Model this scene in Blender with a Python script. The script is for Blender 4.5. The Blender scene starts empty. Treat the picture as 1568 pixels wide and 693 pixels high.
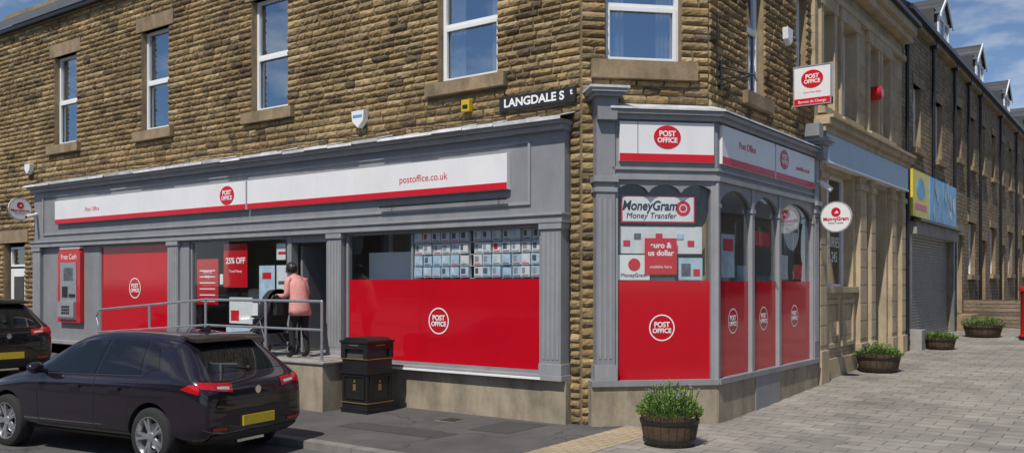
import bpy, bmesh, math, random
from mathutils import Vector, Matrix, Quaternion
from mathutils.bvhtree import BVHTree
random.seed(7)
R=random.Random(11)
scene=bpy.context.scene
COL=scene.collection
rad=math.radians

# ------------------------------------------------------------------ materials
def nt(m):
    m.use_nodes=True
    return m.node_tree, m.node_tree.nodes, m.node_tree.links
def M(name,col,rough=.6,metal=0,var=.12,vs=2.0,bump=0,bs=40,coat=0,dirt=0,spec=.5):
    m=bpy.data.materials.new(name); t,N,L=nt(m)
    b=N['Principled BSDF']
    b.inputs['Roughness'].default_value=rough; b.inputs['Metallic'].default_value=metal
    b.inputs['Coat Weight'].default_value=coat; b.inputs['Specular IOR Level'].default_value=spec
    b.inputs['Coat Roughness'].default_value=.03
    tc=N.new('ShaderNodeTexCoord')
    n=N.new('ShaderNodeTexNoise'); n.inputs['Scale'].default_value=vs; n.inputs['Detail'].default_value=8; n.inputs['Roughness'].default_value=.65
    L.new(tc.outputs['Object'],n.inputs['Vector'])
    mr=N.new('ShaderNodeMapRange'); mr.inputs[1].default_value=.3; mr.inputs[2].default_value=.7
    mr.inputs[3].default_value=1-var; mr.inputs[4].default_value=1+var
    L.new(n.outputs['Fac'],mr.inputs[0])
    val=mr.outputs[0]
    if dirt>0:
        mp=N.new('ShaderNodeMapping'); mp.inputs['Scale'].default_value=(3.2,3.2,1.1); L.new(tc.outputs['Object'],mp.inputs[0])
        n2=N.new('ShaderNodeTexNoise'); n2.inputs['Scale'].default_value=1.1; n2.inputs['Detail'].default_value=10; n2.inputs['Roughness'].default_value=.7
        L.new(mp.outputs[0],n2.inputs['Vector'])
        m2=N.new('ShaderNodeMapRange'); m2.inputs[1].default_value=.46; m2.inputs[2].default_value=.78
        m2.inputs[3].default_value=1; m2.inputs[4].default_value=1-dirt
        L.new(n2.outputs['Fac'],m2.inputs[0])
        mm=N.new('ShaderNodeMath'); mm.operation='MULTIPLY'; L.new(val,mm.inputs[0]); L.new(m2.outputs[0],mm.inputs[1]); val=mm.outputs[0]
    vm=N.new('ShaderNodeVectorMath'); vm.operation='SCALE'; vm.inputs[0].default_value=col[:3]
    L.new(val,vm.inputs['Scale']); L.new(vm.outputs[0],b.inputs['Base Color'])
    if bump>0:
        nb=N.new('ShaderNodeTexNoise'); nb.inputs['Scale'].default_value=bs; nb.inputs['Detail'].default_value=6
        L.new(tc.outputs['Object'],nb.inputs['Vector'])
        bp=N.new('ShaderNodeBump'); bp.inputs['Strength'].default_value=1; bp.inputs['Distance'].default_value=bump
        L.new(nb.outputs['Fac'],bp.inputs['Height']); L.new(bp.outputs[0],b.inputs['Normal'])
    return m
def brickmat(name,c1,c2,mortar,bw,bh,axes='xz',ms=.008,bump=.01,rough=.85,noise=.25,dist=.02,off=.5,ns=1.2,mbump=1.0):
    m=bpy.data.materials.new(name); t,N,L=nt(m); b=N['Principled BSDF']; b.inputs['Roughness'].default_value=rough
    tc=N.new('ShaderNodeTexCoord'); sp=N.new('ShaderNodeSeparateXYZ'); L.new(tc.outputs['Object'],sp.inputs[0])
    cb=N.new('ShaderNodeCombineXYZ')
    L.new(sp.outputs[0 if axes[0]=='x' else 1],cb.inputs[0]); L.new(sp.outputs[{'x':0,'y':1,'z':2}[axes[1]]],cb.inputs[1])
    nd=N.new('ShaderNodeTexNoise'); nd.inputs['Scale'].default_value=3.5; nd.inputs['Detail'].default_value=3; L.new(tc.outputs['Object'],nd.inputs['Vector'])
    vs=N.new('ShaderNodeVectorMath'); vs.operation='SCALE'; vs.inputs['Scale'].default_value=dist; L.new(nd.outputs['Color'],vs.inputs[0])
    va=N.new('ShaderNodeVectorMath'); va.operation='ADD'; L.new(cb.outputs[0],va.inputs[0]); L.new(vs.outputs[0],va.inputs[1])
    br=N.new('ShaderNodeTexBrick'); br.offset=off; br.inputs['Scale'].default_value=1; br.inputs['Brick Width'].default_value=bw; br.inputs['Row Height'].default_value=bh
    br.inputs['Mortar Size'].default_value=ms; br.inputs['Mortar Smooth'].default_value=.3
    br.inputs['Color1'].default_value=(*c1,1); br.inputs['Color2'].default_value=(*c2,1); br.inputs['Mortar'].default_value=(*mortar,1)
    L.new(va.outputs[0],br.inputs['Vector'])
    n=N.new('ShaderNodeTexNoise'); n.inputs['Scale'].default_value=ns; n.inputs['Detail'].default_value=9; n.inputs['Roughness'].default_value=.7; L.new(tc.outputs['Object'],n.inputs['Vector'])
    mr=N.new('ShaderNodeMapRange'); mr.inputs[1].default_value=.3; mr.inputs[2].default_value=.7; mr.inputs[3].default_value=1-noise; mr.inputs[4].default_value=1+noise
    L.new(n.outputs['Fac'],mr.inputs[0])
    vm=N.new('ShaderNodeVectorMath'); vm.operation='SCALE'; L.new(br.outputs['Color'],vm.inputs[0]); L.new(mr.outputs[0],vm.inputs['Scale'])
    L.new(vm.outputs[0],b.inputs['Base Color'])
    nb=N.new('ShaderNodeTexNoise'); nb.inputs['Scale'].default_value=14; nb.inputs['Detail'].default_value=6; L.new(tc.outputs['Object'],nb.inputs['Vector'])
    ml=N.new('ShaderNodeMath'); ml.operation='MULTIPLY_ADD'; L.new(br.outputs['Fac'],ml.inputs[0]); ml.inputs[1].default_value=-mbump; L.new(nb.outputs['Fac'],ml.inputs[2])
    bp=N.new('ShaderNodeBump'); bp.inputs['Strength'].default_value=1; bp.inputs['Distance'].default_value=bump
    L.new(ml.outputs[0],bp.inputs['Height']); L.new(bp.outputs[0],b.inputs['Normal'])
    return m
def glassmat(name,base=.05,tint=(.8,.85,.85),col=(.95,.97,1)):
    # Schlick: reflectance rises towards grazing angles, same from both sides of the pane
    m=bpy.data.materials.new(name); t,N,L=nt(m); N.remove(N['Principled BSDF'])
    out=N['Material Output']; tr=N.new('ShaderNodeBsdfTransparent'); tr.inputs[0].default_value=(*tint,1)
    gl=N.new('ShaderNodeBsdfGlossy'); gl.inputs['Roughness'].default_value=.01; gl.inputs['Color'].default_value=(*col,1)
    lw=N.new('ShaderNodeLayerWeight'); lw.inputs[0].default_value=.5
    pw=N.new('ShaderNodeMath'); pw.operation='POWER'; pw.inputs[1].default_value=4; L.new(lw.outputs['Facing'],pw.inputs[0])
    tc=N.new('ShaderNodeTexCoord'); nb=N.new('ShaderNodeTexNoise'); nb.inputs['Scale'].default_value=.9; L.new(tc.outputs['Object'],nb.inputs['Vector'])
    bp=N.new('ShaderNodeBump'); bp.inputs['Distance'].default_value=.004; bp.inputs['Strength'].default_value=.6; L.new(nb.outputs['Fac'],bp.inputs['Height']); L.new(bp.outputs[0],gl.inputs['Normal'])
    ad=N.new('ShaderNodeMath'); ad.operation='MULTIPLY_ADD'; ad.inputs[1].default_value=1-base; ad.inputs[2].default_value=base; ad.use_clamp=True; L.new(pw.outputs[0],ad.inputs[0])
    mx=N.new('ShaderNodeMixShader'); L.new(ad.outputs[0],mx.inputs[0]); L.new(tr.outputs[0],mx.inputs[1]); L.new(gl.outputs[0],mx.inputs[2]); L.new(mx.outputs[0],out.inputs[0])
    return m

grey=M('shopfront_grey_paint',(.25,.255,.27),.5,var=.09,vs=1.5,dirt=.2,bump=.001,bs=60)
greyl=M('shopfront_grey_trim',(.30,.305,.32),.5,var=.09,vs=3,dirt=.2)
lead=M('lead_flashing',(.55,.56,.58),.55,var=.3,vs=4,bump=.006,bs=9)
white=M('white_upvc',(.80,.81,.82),.3,var=.04)
signw=M('sign_white',(.78,.78,.79),.35,var=.05,vs=1,dirt=.08)
signr=M('sign_red',(.60,.008,.022),.35,var=.05)
vinyl=M('window_red_vinyl',(.50,.005,.016),.08,var=.08,vs=.8,spec=.5)
redtxt=M('red_lettering',(.6,.012,.03),.4,var=.0)
whitetxt=M('white_lettering',(.85,.85,.85),.4,var=.0)
blacktxt=M('black_lettering',(.02,.02,.02),.4,var=.0)
sandst=M('dressed_sandstone',(.29,.215,.13),.9,var=.3,vs=2.5,bump=.006,bs=30,dirt=.5)
sandl=M('pale_ashlar_trim',(.45,.36,.24),.9,var=.18,vs=2,bump=.004,bs=30,dirt=.3)
mortar=M('mortar',(.19,.145,.09),.95,var=.2,vs=5,bump=.006,bs=50)
concrete=M('rendered_riser',(.33,.28,.205),.9,var=.28,vs=1.6,bump=.004,bs=50,dirt=.5)
concg=M('grey_concrete',(.31,.30,.28),.9,var=.2,vs=2.5,bump=.004,bs=50,dirt=.3)
interior=M('interior_wall',(.62,.61,.58),.8,var=.06)
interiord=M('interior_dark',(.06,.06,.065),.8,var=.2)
carpet=M('interior_floor',(.16,.16,.18),.9)
blackp=M('black_painted_metal',(.015,.015,.016),.4,var=.2,vs=6)
gold=M('gold_band',(.38,.25,.07),.4,metal=.6)
galv=M('galvanised_steel',(.56,.58,.60),.35,metal=.8,var=.15,vs=12)
slate=brickmat('roof_slate',(.055,.06,.07),(.085,.09,.1),(.02,.02,.022),.3,.18,'xz',.008,.012,.6,.25,.01)
ashlar=brickmat('ashlar_stone',(.44,.355,.235),(.37,.295,.195),(.26,.2,.135),.75,.32,'xz',.006,.006,.9,.25,.004,ns=2.0,mbump=.8)
rubble=brickmat('terrace_stone',(.18,.135,.085),(.30,.23,.14),(.10,.075,.05),.30,.125,'xz',.010,.03,.95,.35,.03,ns=1.0)
rubbled=brickmat('terrace_stone_sooty',(.12,.095,.07),(.22,.17,.115),(.07,.055,.045),.30,.125,'xz',.010,.03,.95,.4,.03,ns=1.0)
paving=brickmat('pavement_setts',(.295,.272,.24),(.225,.21,.19),(.11,.10,.085),.46,.27,'xy',.008,.005,.85,.36,.006,ns=.8)
pavtan=brickmat('pavement_tan_blocks',(.42,.34,.225),(.36,.29,.195),(.17,.14,.10),.21,.105,'xy',.006,.005,.85,.22,.004,ns=2)
kerbm=M('kerb_stone',(.20,.19,.175),.9,var=.25,vs=4,bump=.003,bs=60)
paint=M('road_paint',(.7,.7,.68),.7,var=.25,vs=12)
glass=glassmat('shop_glass',.06,(.95,.97,.97))
glassu=glassmat('upper_window_glass',.50,(.6,.65,.7),(.8,.9,1))
glasst=glassmat('terrace_window_glass',.22,(.6,.65,.7))
curtain=M('net_curtain',(.5,.5,.5),.9,var=.2,vs=8)
blind=M('window_blind',(.35,.36,.36),.8,var=.1)
shutter=M('roller_shutter',(.24,.25,.255),.45,metal=.4,var=.15,vs=3,dirt=.2)
bluefascia=M('blue_grey_fascia',(.33,.42,.54),.4,var=.05,dirt=.1)
yellow=M('yellow_sign',(.75,.60,.05),.4,var=.15,vs=3)
bluesign=M('blue_sign',(.12,.36,.62),.4,var=.5,vs=1.5)
wood=M('barrel_oak',(.085,.05,.028),.8,var=.4,vs=6,bump=.006,bs=30,dirt=.5)
soil=M('soil',(.04,.028,.018),1,var=.3,vs=20,bump=.01,bs=40)
leafm=M('leaves',(.13,.23,.035),.6,var=.4,vs=9)
leafd=M('leaves_dark',(.045,.10,.022),.6,var=.4,vs=9)
flower=M('lavender_flower',(.35,.25,.5),.7)
cardw=M('display_card',(.66,.68,.70),.6,var=.10,vs=9)
cardb=M('display_card_blue',(.42,.56,.68),.6,var=.2,vs=7)
cardd=M('display_device',(.10,.11,.13),.4,var=.5,vs=9)
redbox=M('red_enamel',(.52,.01,.015),.3,coat=.4,var=.08)
plaque=M('street_plate_black',(.02,.02,.022),.5,var=.3)
yellowbox=M('yellow_plastic',(.6,.42,.02),.5)

def tarmac(name,a,spk,scale=220,patch=.25):
    m=bpy.data.materials.new(name); t,N,L=nt(m); b=N['Principled BSDF']; b.inputs['Roughness'].default_value=.9
    tc=N.new('ShaderNodeTexCoord')
    n=N.new('ShaderNodeTexNoise'); n.inputs['Scale'].default_value=scale; n.inputs['Detail'].default_value=3; L.new(tc.outputs['Object'],n.inputs['Vector'])
    n2=N.new('ShaderNodeTexNoise'); n2.inputs['Scale'].default_value=.7; n2.inputs['Detail'].default_value=9; n2.inputs['Roughness'].default_value=.7; L.new(tc.outputs['Object'],n2.inputs['Vector'])
    r1=N.new('ShaderNodeMapRange'); r1.inputs[1].default_value=.35; r1.inputs[2].default_value=.65; r1.inputs[3].default_value=1-spk; r1.inputs[4].default_value=1+spk; L.new(n.outputs['Fac'],r1.inputs[0])
    r2=N.new('ShaderNodeMapRange'); r2.inputs[1].default_value=.3; r2.inputs[2].default_value=.7; r2.inputs[3].default_value=1-patch; r2.inputs[4].default_value=1+patch; L.new(n2.outputs['Fac'],r2.inputs[0])
    mm=N.new('ShaderNodeMath'); mm.operation='MULTIPLY'; L.new(r1.outputs[0],mm.inputs[0]); L.new(r2.outputs[0],mm.inputs[1])
    vo=N.new('ShaderNodeTexVoronoi'); vo.feature='DISTANCE_TO_EDGE'; vo.inputs['Scale'].default_value=.38
    vd=N.new('ShaderNodeVectorMath'); vd.operation='ADD'; vsn=N.new('ShaderNodeVectorMath'); vsn.operation='SCALE'; vsn.inputs['Scale'].default_value=.9
    n3=N.new('ShaderNodeTexNoise'); n3.inputs['Scale'].default_value=1.6; n3.inputs['Detail'].default_value=8; L.new(tc.outputs['Object'],n3.inputs['Vector'])
    L.new(n3.outputs['Color'],vsn.inputs[0]); L.new(tc.outputs['Object'],vd.inputs[0]); L.new(vsn.outputs[0],vd.inputs[1]); L.new(vd.outputs[0],vo.inputs['Vector'])
    r3=N.new('ShaderNodeMapRange'); r3.inputs[1].default_value=0; r3.inputs[2].default_value=.010; r3.inputs[3].default_value=.5; r3.inputs[4].default_value=1; L.new(vo.outputs['Distance'],r3.inputs[0])
    m3=N.new('ShaderNodeMath'); m3.operation='MULTIPLY'; L.new(mm.outputs[0],m3.inputs[0]); L.new(r3.outputs[0],m3.inputs[1])
    vm=N.new('ShaderNodeVectorMath'); vm.operation='SCALE'; vm.inputs[0].default_value=a; L.new(m3.outputs[0],vm.inputs['Scale']); L.new(vm.outputs[0],b.inputs['Base Color'])
    bp=N.new('ShaderNodeBump'); bp.inputs['Distance'].default_value=.003; L.new(n.outputs['Fac'],bp.inputs['Height']); L.new(bp.outputs[0],b.inputs['Normal'])
    return m
roadm=tarmac('road_asphalt',(.10,.098,.096),.35)
footm=tarmac('footway_tarmac',(.095,.091,.09),.3,200,.35)
patchm=tarmac('footway_patch',(.062,.06,.06),.25,240,.2)

def stonemat():
    m=bpy.data.materials.new('rock_faced_stone'); t,N,L=nt(m); b=N['Principled BSDF']; b.inputs['Roughness'].default_value=.95; b.inputs['Specular IOR Level'].default_value=.2
    at=N.new('ShaderNodeAttribute'); at.attribute_name='Col'
    tc=N.new('ShaderNodeTexCoord')
    n=N.new('ShaderNodeTexNoise'); n.inputs['Scale'].default_value=.7; n.inputs['Detail'].default_value=10; n.inputs['Roughness'].default_value=.72; L.new(tc.outputs['Object'],n.inputs['Vector'])
    r=N.new('ShaderNodeMapRange'); r.inputs[1].default_value=.32; r.inputs[2].default_value=.66; r.inputs[3].default_value=.55; r.inputs[4].default_value=1.15; L.new(n.outputs['Fac'],r.inputs[0])
    n2=N.new('ShaderNodeTexNoise'); n2.inputs['Scale'].default_value=22; n2.inputs['Detail'].default_value=7; L.new(tc.outputs['Object'],n2.inputs['Vector'])
    r2=N.new('ShaderNodeMapRange'); r2.inputs[1].default_value=.3; r2.inputs[2].default_value=.7; r2.inputs[3].default_value=.74; r2.inputs[4].default_value=1.2; L.new(n2.outputs['Fac'],r2.inputs[0])
    mm=N.new('ShaderNodeMath'); mm.operation='MULTIPLY'; L.new(r.outputs[0],mm.inputs[0]); L.new(r2.outputs[0],mm.inputs[1])
    vm=N.new('ShaderNodeVectorMath'); vm.operation='SCALE'; L.new(at.outputs['Color'],vm.inputs[0]); L.new(mm.outputs[0],vm.inputs['Scale']); L.new(vm.outputs[0],b.inputs['Base Color'])
    bp=N.new('ShaderNodeBump'); bp.inputs['Distance'].default_value=.012; L.new(n2.outputs['Fac'],bp.inputs['Height']); L.new(bp.outputs[0],b.inputs['Normal'])
    return m
stonem=stonemat()

# ------------------------------------------------------------------ builders
def grp(name,loc=(0,0,0),rz=0,parent=None):
    e=bpy.data.objects.new(name,None); e.empty_display_size=.3; COL.objects.link(e)
    e.location=loc; e.rotation_euler=(0,0,rz)
    if parent: e.parent=parent
    return e
class MB:
    def __init__(s): s.v=[]; s.f=[]; s.m=[]; s.mats=[]; s.sm=[]
    def mi(s,mat):
        if mat not in s.mats: s.mats.append(mat)
        return s.mats.index(mat)
    def face(s,idx,mat,smooth=False): s.f.append(tuple(idx)); s.m.append(s.mi(mat)); s.sm.append(smooth)
    def add(s,verts,faces,mat,smooth=False,T=None):
        o=len(s.v)
        for p in verts:
            p=Vector(p)
            if T is not None: p=T@p
            s.v.append(tuple(p))
        for f in faces: s.face([o+i for i in f],mat,smooth)
    def box(s,x0,x1,y0,y1,z0,z1,mat,T=None):
        v=[(x0,y0,z0),(x1,y0,z0),(x1,y1,z0),(x0,y1,z0),(x0,y0,z1),(x1,y0,z1),(x1,y1,z1),(x0,y1,z1)]
        f=[(3,2,1,0),(4,5,6,7),(0,1,5,4),(1,2,6,5),(2,3,7,6),(3,0,4,7)]
        s.add(v,f,mat,False,T)
    def quad(s,a,b,c,d,mat): s.add([a,b,c,d],[(0,1,2,3)],mat)
    def prism(s,poly,y0,y1,mat,T=None):
        n=len(poly); v=[(p[0],y0,p[1]) for p in poly]+[(p[0],y1,p[1]) for p in poly]
        f=[tuple(range(n)),tuple(range(2*n-1,n-1,-1))]+[(i+n,(i+1)%n+n,(i+1)%n,i) for i in range(n)]
        s.add(v,f,mat,False,T)
    def cyl(s,a,b,r0,mat,r1=None,n=12,caps=True,smooth=True):
        a=Vector(a);b=Vector(b); r1=r0 if r1 is None else r1
        d=(b-a).normalized(); q=d.to_track_quat('Z','Y')
        v=[];f=[]
        for k,(c,r) in enumerate(((a,r0),(b,r1))):
            for i in range(n):
                an=2*math.pi*i/n; v.append(c+q@Vector((r*math.cos(an),r*math.sin(an),0)))
        s.add(v,[(i,(i+1)%n,(i+1)%n+n,i+n) for i in range(n)],mat,smooth)
        if caps:
            s.add(v[:n],[tuple(range(n-1,-1,-1))],mat); s.add(v[n:],[tuple(range(n))],mat)
    def tube(s,pts,r,mat,n=8):
        for a,b in zip(pts[:-1],pts[1:]): s.cyl(a,b,r,mat,n=n)
        for p in pts: s.ball(p,(r,r,r),mat,8,5)
    def ball(s,c,rr,mat,nu=16,nv=10,T=None):
        v=[];f=[]
        for j in range(nv+1):
            ph=math.pi*j/nv
            for i in range(nu):
                th=2*math.pi*i/nu
                v.append((c[0]+rr[0]*math.sin(ph)*math.cos(th),c[1]+rr[1]*math.sin(ph)*math.sin(th),c[2]+rr[2]*math.cos(ph)))
        for j in range(nv):
            for i in range(nu): f.append((j*nu+i,(j+1)*nu+i,(j+1)*nu+(i+1)%nu,j*nu+(i+1)%nu))
        s.add(v,f,mat,True,T)
    def lathe(s,prof,n,mat,T=None,smooth=True):
        v=[];f=[]
        for r,z in prof:
            for i in range(n):
                an=2*math.pi*i/n; v.append((r*math.cos(an),r*math.sin(an),z))
        for j in range(len(prof)-1):
            for i in range(n): f.append((j*n+i,j*n+(i+1)%n,(j+1)*n+(i+1)%n,(j+1)*n+i))
        s.add(v,f,mat,smooth,T)
    def disc(s,cx,cz,rx,rz,y,th,mat,n=40):
        s.prism([(cx+rx*math.cos(2*math.pi*i/n),cz+rz*math.sin(2*math.pi*i/n)) for i in range(n)],y-th,y,mat)
    def ring(s,cx,cz,r0,r1,y,mat,n=40,k=1):
        v=[];
        for i in range(n):
            a=2*math.pi*i/n; v.append((cx+r0*math.cos(a),y,cz+k*r0*math.sin(a))); v.append((cx+r1*math.cos(a),y,cz+k*r1*math.sin(a)))
        s.add(v,[(2*i,2*i+1,(2*i+3)%(2*n),(2*i+2)%(2*n)) for i in range(n)],mat)
    def build(s,name,parent=None,bevel=0,sharp=None,loc=None):
        me=bpy.data.meshes.new(name); me.from_pydata(s.v,[],s.f)
        for m in s.mats: me.materials.append(m)
        me.polygons.foreach_set('material_index',s.m); me.polygons.foreach_set('use_smooth',s.sm); me.update()
        if any(s.sm) : me.set_sharp_from_angle(angle=rad(sharp or 50))
        o=bpy.data.objects.new(name,me); COL.objects.link(o)
        if parent: o.parent=parent
        if bevel:
            b=o.modifiers.new('bevel','BEVEL'); b.width=bevel; b.segments=2; b.limit_method='ANGLE'; b.angle_limit=rad(40)
        return o
def text(s,size,mat,x,y,z,parent,al='CENTER',name='lettering',rot=(90,0,0),sx=1,bold=0,ext=.001,shear=0):
    c=bpy.data.curves.new(name,'FONT'); c.body=s; c.size=size; c.align_x=al; c.align_y='CENTER'; c.extrude=ext; c.offset=bold; c.shear=shear
    c.materials.append(mat); o=bpy.data.objects.new(name,c); COL.objects.link(o); o.parent=parent
    o.location=(x,y,z); o.rotation_euler=[rad(a) for a in rot]; o.scale=(sx,1,1); return o
def logo(mb,par,cx,cz,r,y,solid=True,k=.82):
    if solid:
        mb.disc(cx,cz,r,r*k,y,.006,signr); yy=y-.008
    else:
        mb.ring(cx,cz,r*.91,r,y-.002,whitetxt,k=k*1.0); yy=y-.003
    text('POST',r*.54,whitetxt,cx,yy,cz+r*.22,par,sx=.95,bold=.003*r/.2)
    text('OFFICE',r*.48,whitetxt,cx,yy,cz-r*.24,par,sx=.95,bold=.003*r/.2)
def wall(mb,x0,x1,z0,z1,y,ops,mat,rev=.18,revmat=None):
    xs=sorted(set([x0,x1]+[a for o in ops for a in (o[0],o[1]) if x0<a<x1]))
    zs=sorted(set([z0,z1]+[a for o in ops for a in (o[2],o[3]) if z0<a<z1]))
    for i in range(len(xs)-1):
        for j in range(len(zs)-1):
            cx=(xs[i]+xs[i+1])/2; cz=(zs[j]+zs[j+1])/2
            if any(o[0]<cx<o[1] and o[2]<cz<o[3] for o in ops): continue
            mb.quad((xs[i],y,zs[j]),(xs[i+1],y,zs[j]),(xs[i+1],y,zs[j+1]),(xs[i],y,zs[j+1]),mat)
    rm=revmat or mat
    for a,b,c,d in ops:
        mb.quad((a,y,c),(a,y+rev,c),(a,y+rev,d),(a,y,d),rm); mb.quad((b,y+rev,c),(b,y,c),(b,y,d),(b,y+rev,d),rm)
        mb.quad((a,y,d),(a,y+rev,d),(b,y+rev,d),(b,y,d),rm); mb.quad((a,y+rev,c),(a,y,c),(b,y,c),(b,y+rev,c),rm)
def window(mb,x0,x1,z0,z1,y,gm,trans=(.5,),style=0,cur=None,fw=.055,fm=None,mull=()):
    fm=fm or white
    mb.box(x0,x0+fw,y,y+.07,z0,z1,fm); mb.box(x1-fw,x1,y,y+.07,z0,z1,fm)
    mb.box(x0+fw,x1-fw,y+.001,y+.07,z0,z0+fw,fm); mb.box(x0+fw,x1-fw,y+.001,y+.07,z1-fw,z1,fm)
    for t in trans:
        zt=z0+(z1-z0)*t; mb.box(x0+fw,x1-fw,y-.004,y+.066,zt-.035,zt+.035,fm)
    for t in mull:
        xt=x0+(x1-x0)*t; mb.box(xt-.03,xt+.03,y-.002,y+.068,z0+fw,z1-fw,fm)
    if style==1:
        zt=z0+(z1-z0)*trans[0]-.035
        a,b,c,d=x0+.03,x1-.03,z0+.03,zt+.02
        for q in ((a,a+.06,c,d),(b-.06,b,c,d)): mb.box(q[0],q[1],y-.022,y+.02,q[2],q[3],fm)
        mb.box(a+.06,b-.06,y-.021,y+.02,c,c+.06,fm); mb.box(a+.06,b-.06,y-.021,y+.02,d-.06,d,fm)
    mb.quad((x0,y+.04,z0),(x1,y+.04,z0),(x1,y+.04,z1),(x0,y+.04,z1),gm)
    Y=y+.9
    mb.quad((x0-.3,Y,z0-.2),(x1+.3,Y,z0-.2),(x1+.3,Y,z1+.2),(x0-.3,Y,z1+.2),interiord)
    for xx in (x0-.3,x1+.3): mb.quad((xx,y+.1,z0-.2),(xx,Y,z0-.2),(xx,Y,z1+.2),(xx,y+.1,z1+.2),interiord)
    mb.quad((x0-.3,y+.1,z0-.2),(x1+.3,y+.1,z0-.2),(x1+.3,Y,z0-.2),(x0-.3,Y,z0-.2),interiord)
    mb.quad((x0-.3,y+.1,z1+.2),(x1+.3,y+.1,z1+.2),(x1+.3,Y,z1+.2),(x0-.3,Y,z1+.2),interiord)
    if cur=='curtain':
        for (a,b) in ((x0,x0+(x1-x0)*.3),(x1-(x1-x0)*.26,x1)):
            n=14; v=[]
            for i in range(n+1):
                xx=a+(b-a)*i/n; yy=y+.16+.025*math.sin(i*2.1)
                v+= [(xx,yy,z0),(xx,yy,z1)]
            mb.add(v,[(2*i,2*i+2,2*i+3,2*i+1) for i in range(n)],curtain,True)
    elif cur=='blind':
        k=z0+(z1-z0)*.45; n=int((z1-k)/.05)
        for i in range(n): mb.quad((x0,y+.14,k+i*.05),(x1,y+.14,k+i*.05),(x1,y+.165,k+i*.05+.045),(x0,y+.165,k+i*.05+.045),blind)
def stonework(name,x0,x1,z0,z1,y,ops,parent,seed=1,hmin=.098,hmax=.138,lmin=.15,lmax=.42):
    r=random.Random(seed); V=[];F=[];C=[]
    z=z0
    while z<z1-.06:
        h=r.uniform(hmin,hmax); 
        if z+h>z1: h=z1-z
        iv=[(x0,x1)]
        for a,b,c,d in ops:
            ov=min(z+h,d)-max(z,c)
            if ov>.3*h:
                n=[]
                for p,q in iv:
                    if b<=p or a>=q: n.append((p,q))
                    else:
                        if a>p+.05: n.append((p,a))
                        if b<q-.05: n.append((b,q))
                iv=n
        for p,q in iv:
            x=p
            while x<q-.02:
                l=r.uniform(lmin,lmax)
                if q-(x+l)<.15: l=q-x
                g=.005; a=x+g; b=x+l-g; c=z+g; d=z+h-g
                nx=max(2,int(round((b-a)/.075))); 
                xs=[a,a+.012]+[a+.012+(b-a-.024)*i/nx for i in range(1,nx)]+[b-.012,b]
                zs=[c,c+.012]+[c+.012+(d-c-.024)*i/3 for i in range(1,3)]+[d-.012,d]
                base=r.uniform(.010,.026); tx=r.uniform(-.012,.012); o=len(V); W=len(xs); H=len(zs)
                for j,zz in enumerate(zs):
                    for i,xx in enumerate(xs):
                        if i in(0,W-1) or j in(0,H-1): V.append((xx,y+.004,zz))
                        else:
                            bul=.018*(1-abs(2*(j-1)/(H-3)-1)**2)
                            e=-(base+bul+tx*(2*(xx-a)/(b-a)-1)+r.uniform(-.007,.009))
                            V.append((xx+ (r.uniform(-.006,.006) if 1<i<W-2 else 0),y+e,zz+r.uniform(-.004,.004)))
                t=r.random(); br=r.uniform(.80,1.18)
                if t<.09: cc=(.17,.125,.075)
                elif t<.35: cc=(.37,.265,.135)
                elif t<.6: cc=(.33,.23,.115)
                elif t<.85: cc=(.30,.22,.12)
                else: cc=(.42,.315,.175)
                for j in range(H-1):
                    for i in range(W-1):
                        F.append((o+j*W+i,o+j*W+i+1,o+(j+1)*W+i+1,o+(j+1)*W+i)); C.append((cc[0]*br,cc[1]*br,cc[2]*br,1))
                x+=l
        z+=h
    me=bpy.data.meshes.new(name); me.from_pydata(V,[],F); me.materials.append(stonem)
    ca=me.color_attributes.new('Col','FLOAT_COLOR','CORNER')
    buf=[]
    for c in C: buf.extend(c*4)
    ca.data.foreach_set('color',buf); me.update()
    o=bpy.data.objects.new(name,me); COL.objects.link(o); o.parent=parent; return o

# ------------------------------------------------------------------ ground
def zg(x,y):
    return .04*min(max(0,-5-x),40)+.03*min(max(0,y-2),60)
def sheet(name,x0,x1,y0,y1,off,mat,parent=None):
    xs=sorted(set([x0,x1]+[b for b in(-45,-5) if x0<b<x1])); ys=sorted(set([y0,y1]+[b for b in(2,62) if y0<b<y1]))
    mb=MB(); v=[];W=len(xs)
    for yy in ys:
        for xx in xs: v.append((xx,yy,zg(xx,yy)+off))
    mb.add(v,[(j*W+i,j*W+i+1,(j+1)*W+i+1,(j+1)*W+i) for j in range(len(ys)-1) for i in range(W-1)],mat)
    return mb.build(name,parent)
sheet('ground',-300,300,-300,300,-.112,roadm)
sheet('road',-60,60,-22,-2.9,-.104,roadm)
sheet('footway',-60,.6,-2.86,.6,0,footm)
sheet('pavement',.6,9,-2.86,80,0,paving)
sheet('pavement_edging',.62,1.25,-2.84,.35,.004,pavtan)
mb=MB()
for a,b,c,d in((-2.7,-.9,-1.95,-1.45),(-1.0,-.35,-1.1,-.1)): mb.add([(a,c,.004),(b,c+.04,.004),(b+.03,d,.004),(a-.02,d-.03,.004)],[(0,1,2,3)],patchm)
mb.build('footway_repair')
mb=MB(); mb.cyl((3.3,.9,.0),(3.3,.9,.006),.24,kerbm,n=28); mb.box(-1.9,-1.55,-.75,-.4,.0,.007,kerbm); mb.box(-1.87,-1.58,-.72,-.43,.007,.011,blackp); mb.build('inspection_cover')
kb=MB()
x=-40
while x<9:
    x2=x+.9
    v=[(x+.004,-3.0,-.12+zg(x,0)),(x2-.004,-3.0,-.12+zg(x2,0)),(x2-.004,-3.0,zg(x2,0)-.005),(x+.004,-3.0,zg(x,0)-.005),
       (x+.004,-2.855,zg(x,0)+.003),(x2-.004,-2.855,zg(x2,0)+.003)]
    kb.add(v,[(0,1,2,3),(3,2,5,4)],kerbm); x=x2
kb.build('kerb')
rm=MB()
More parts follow.
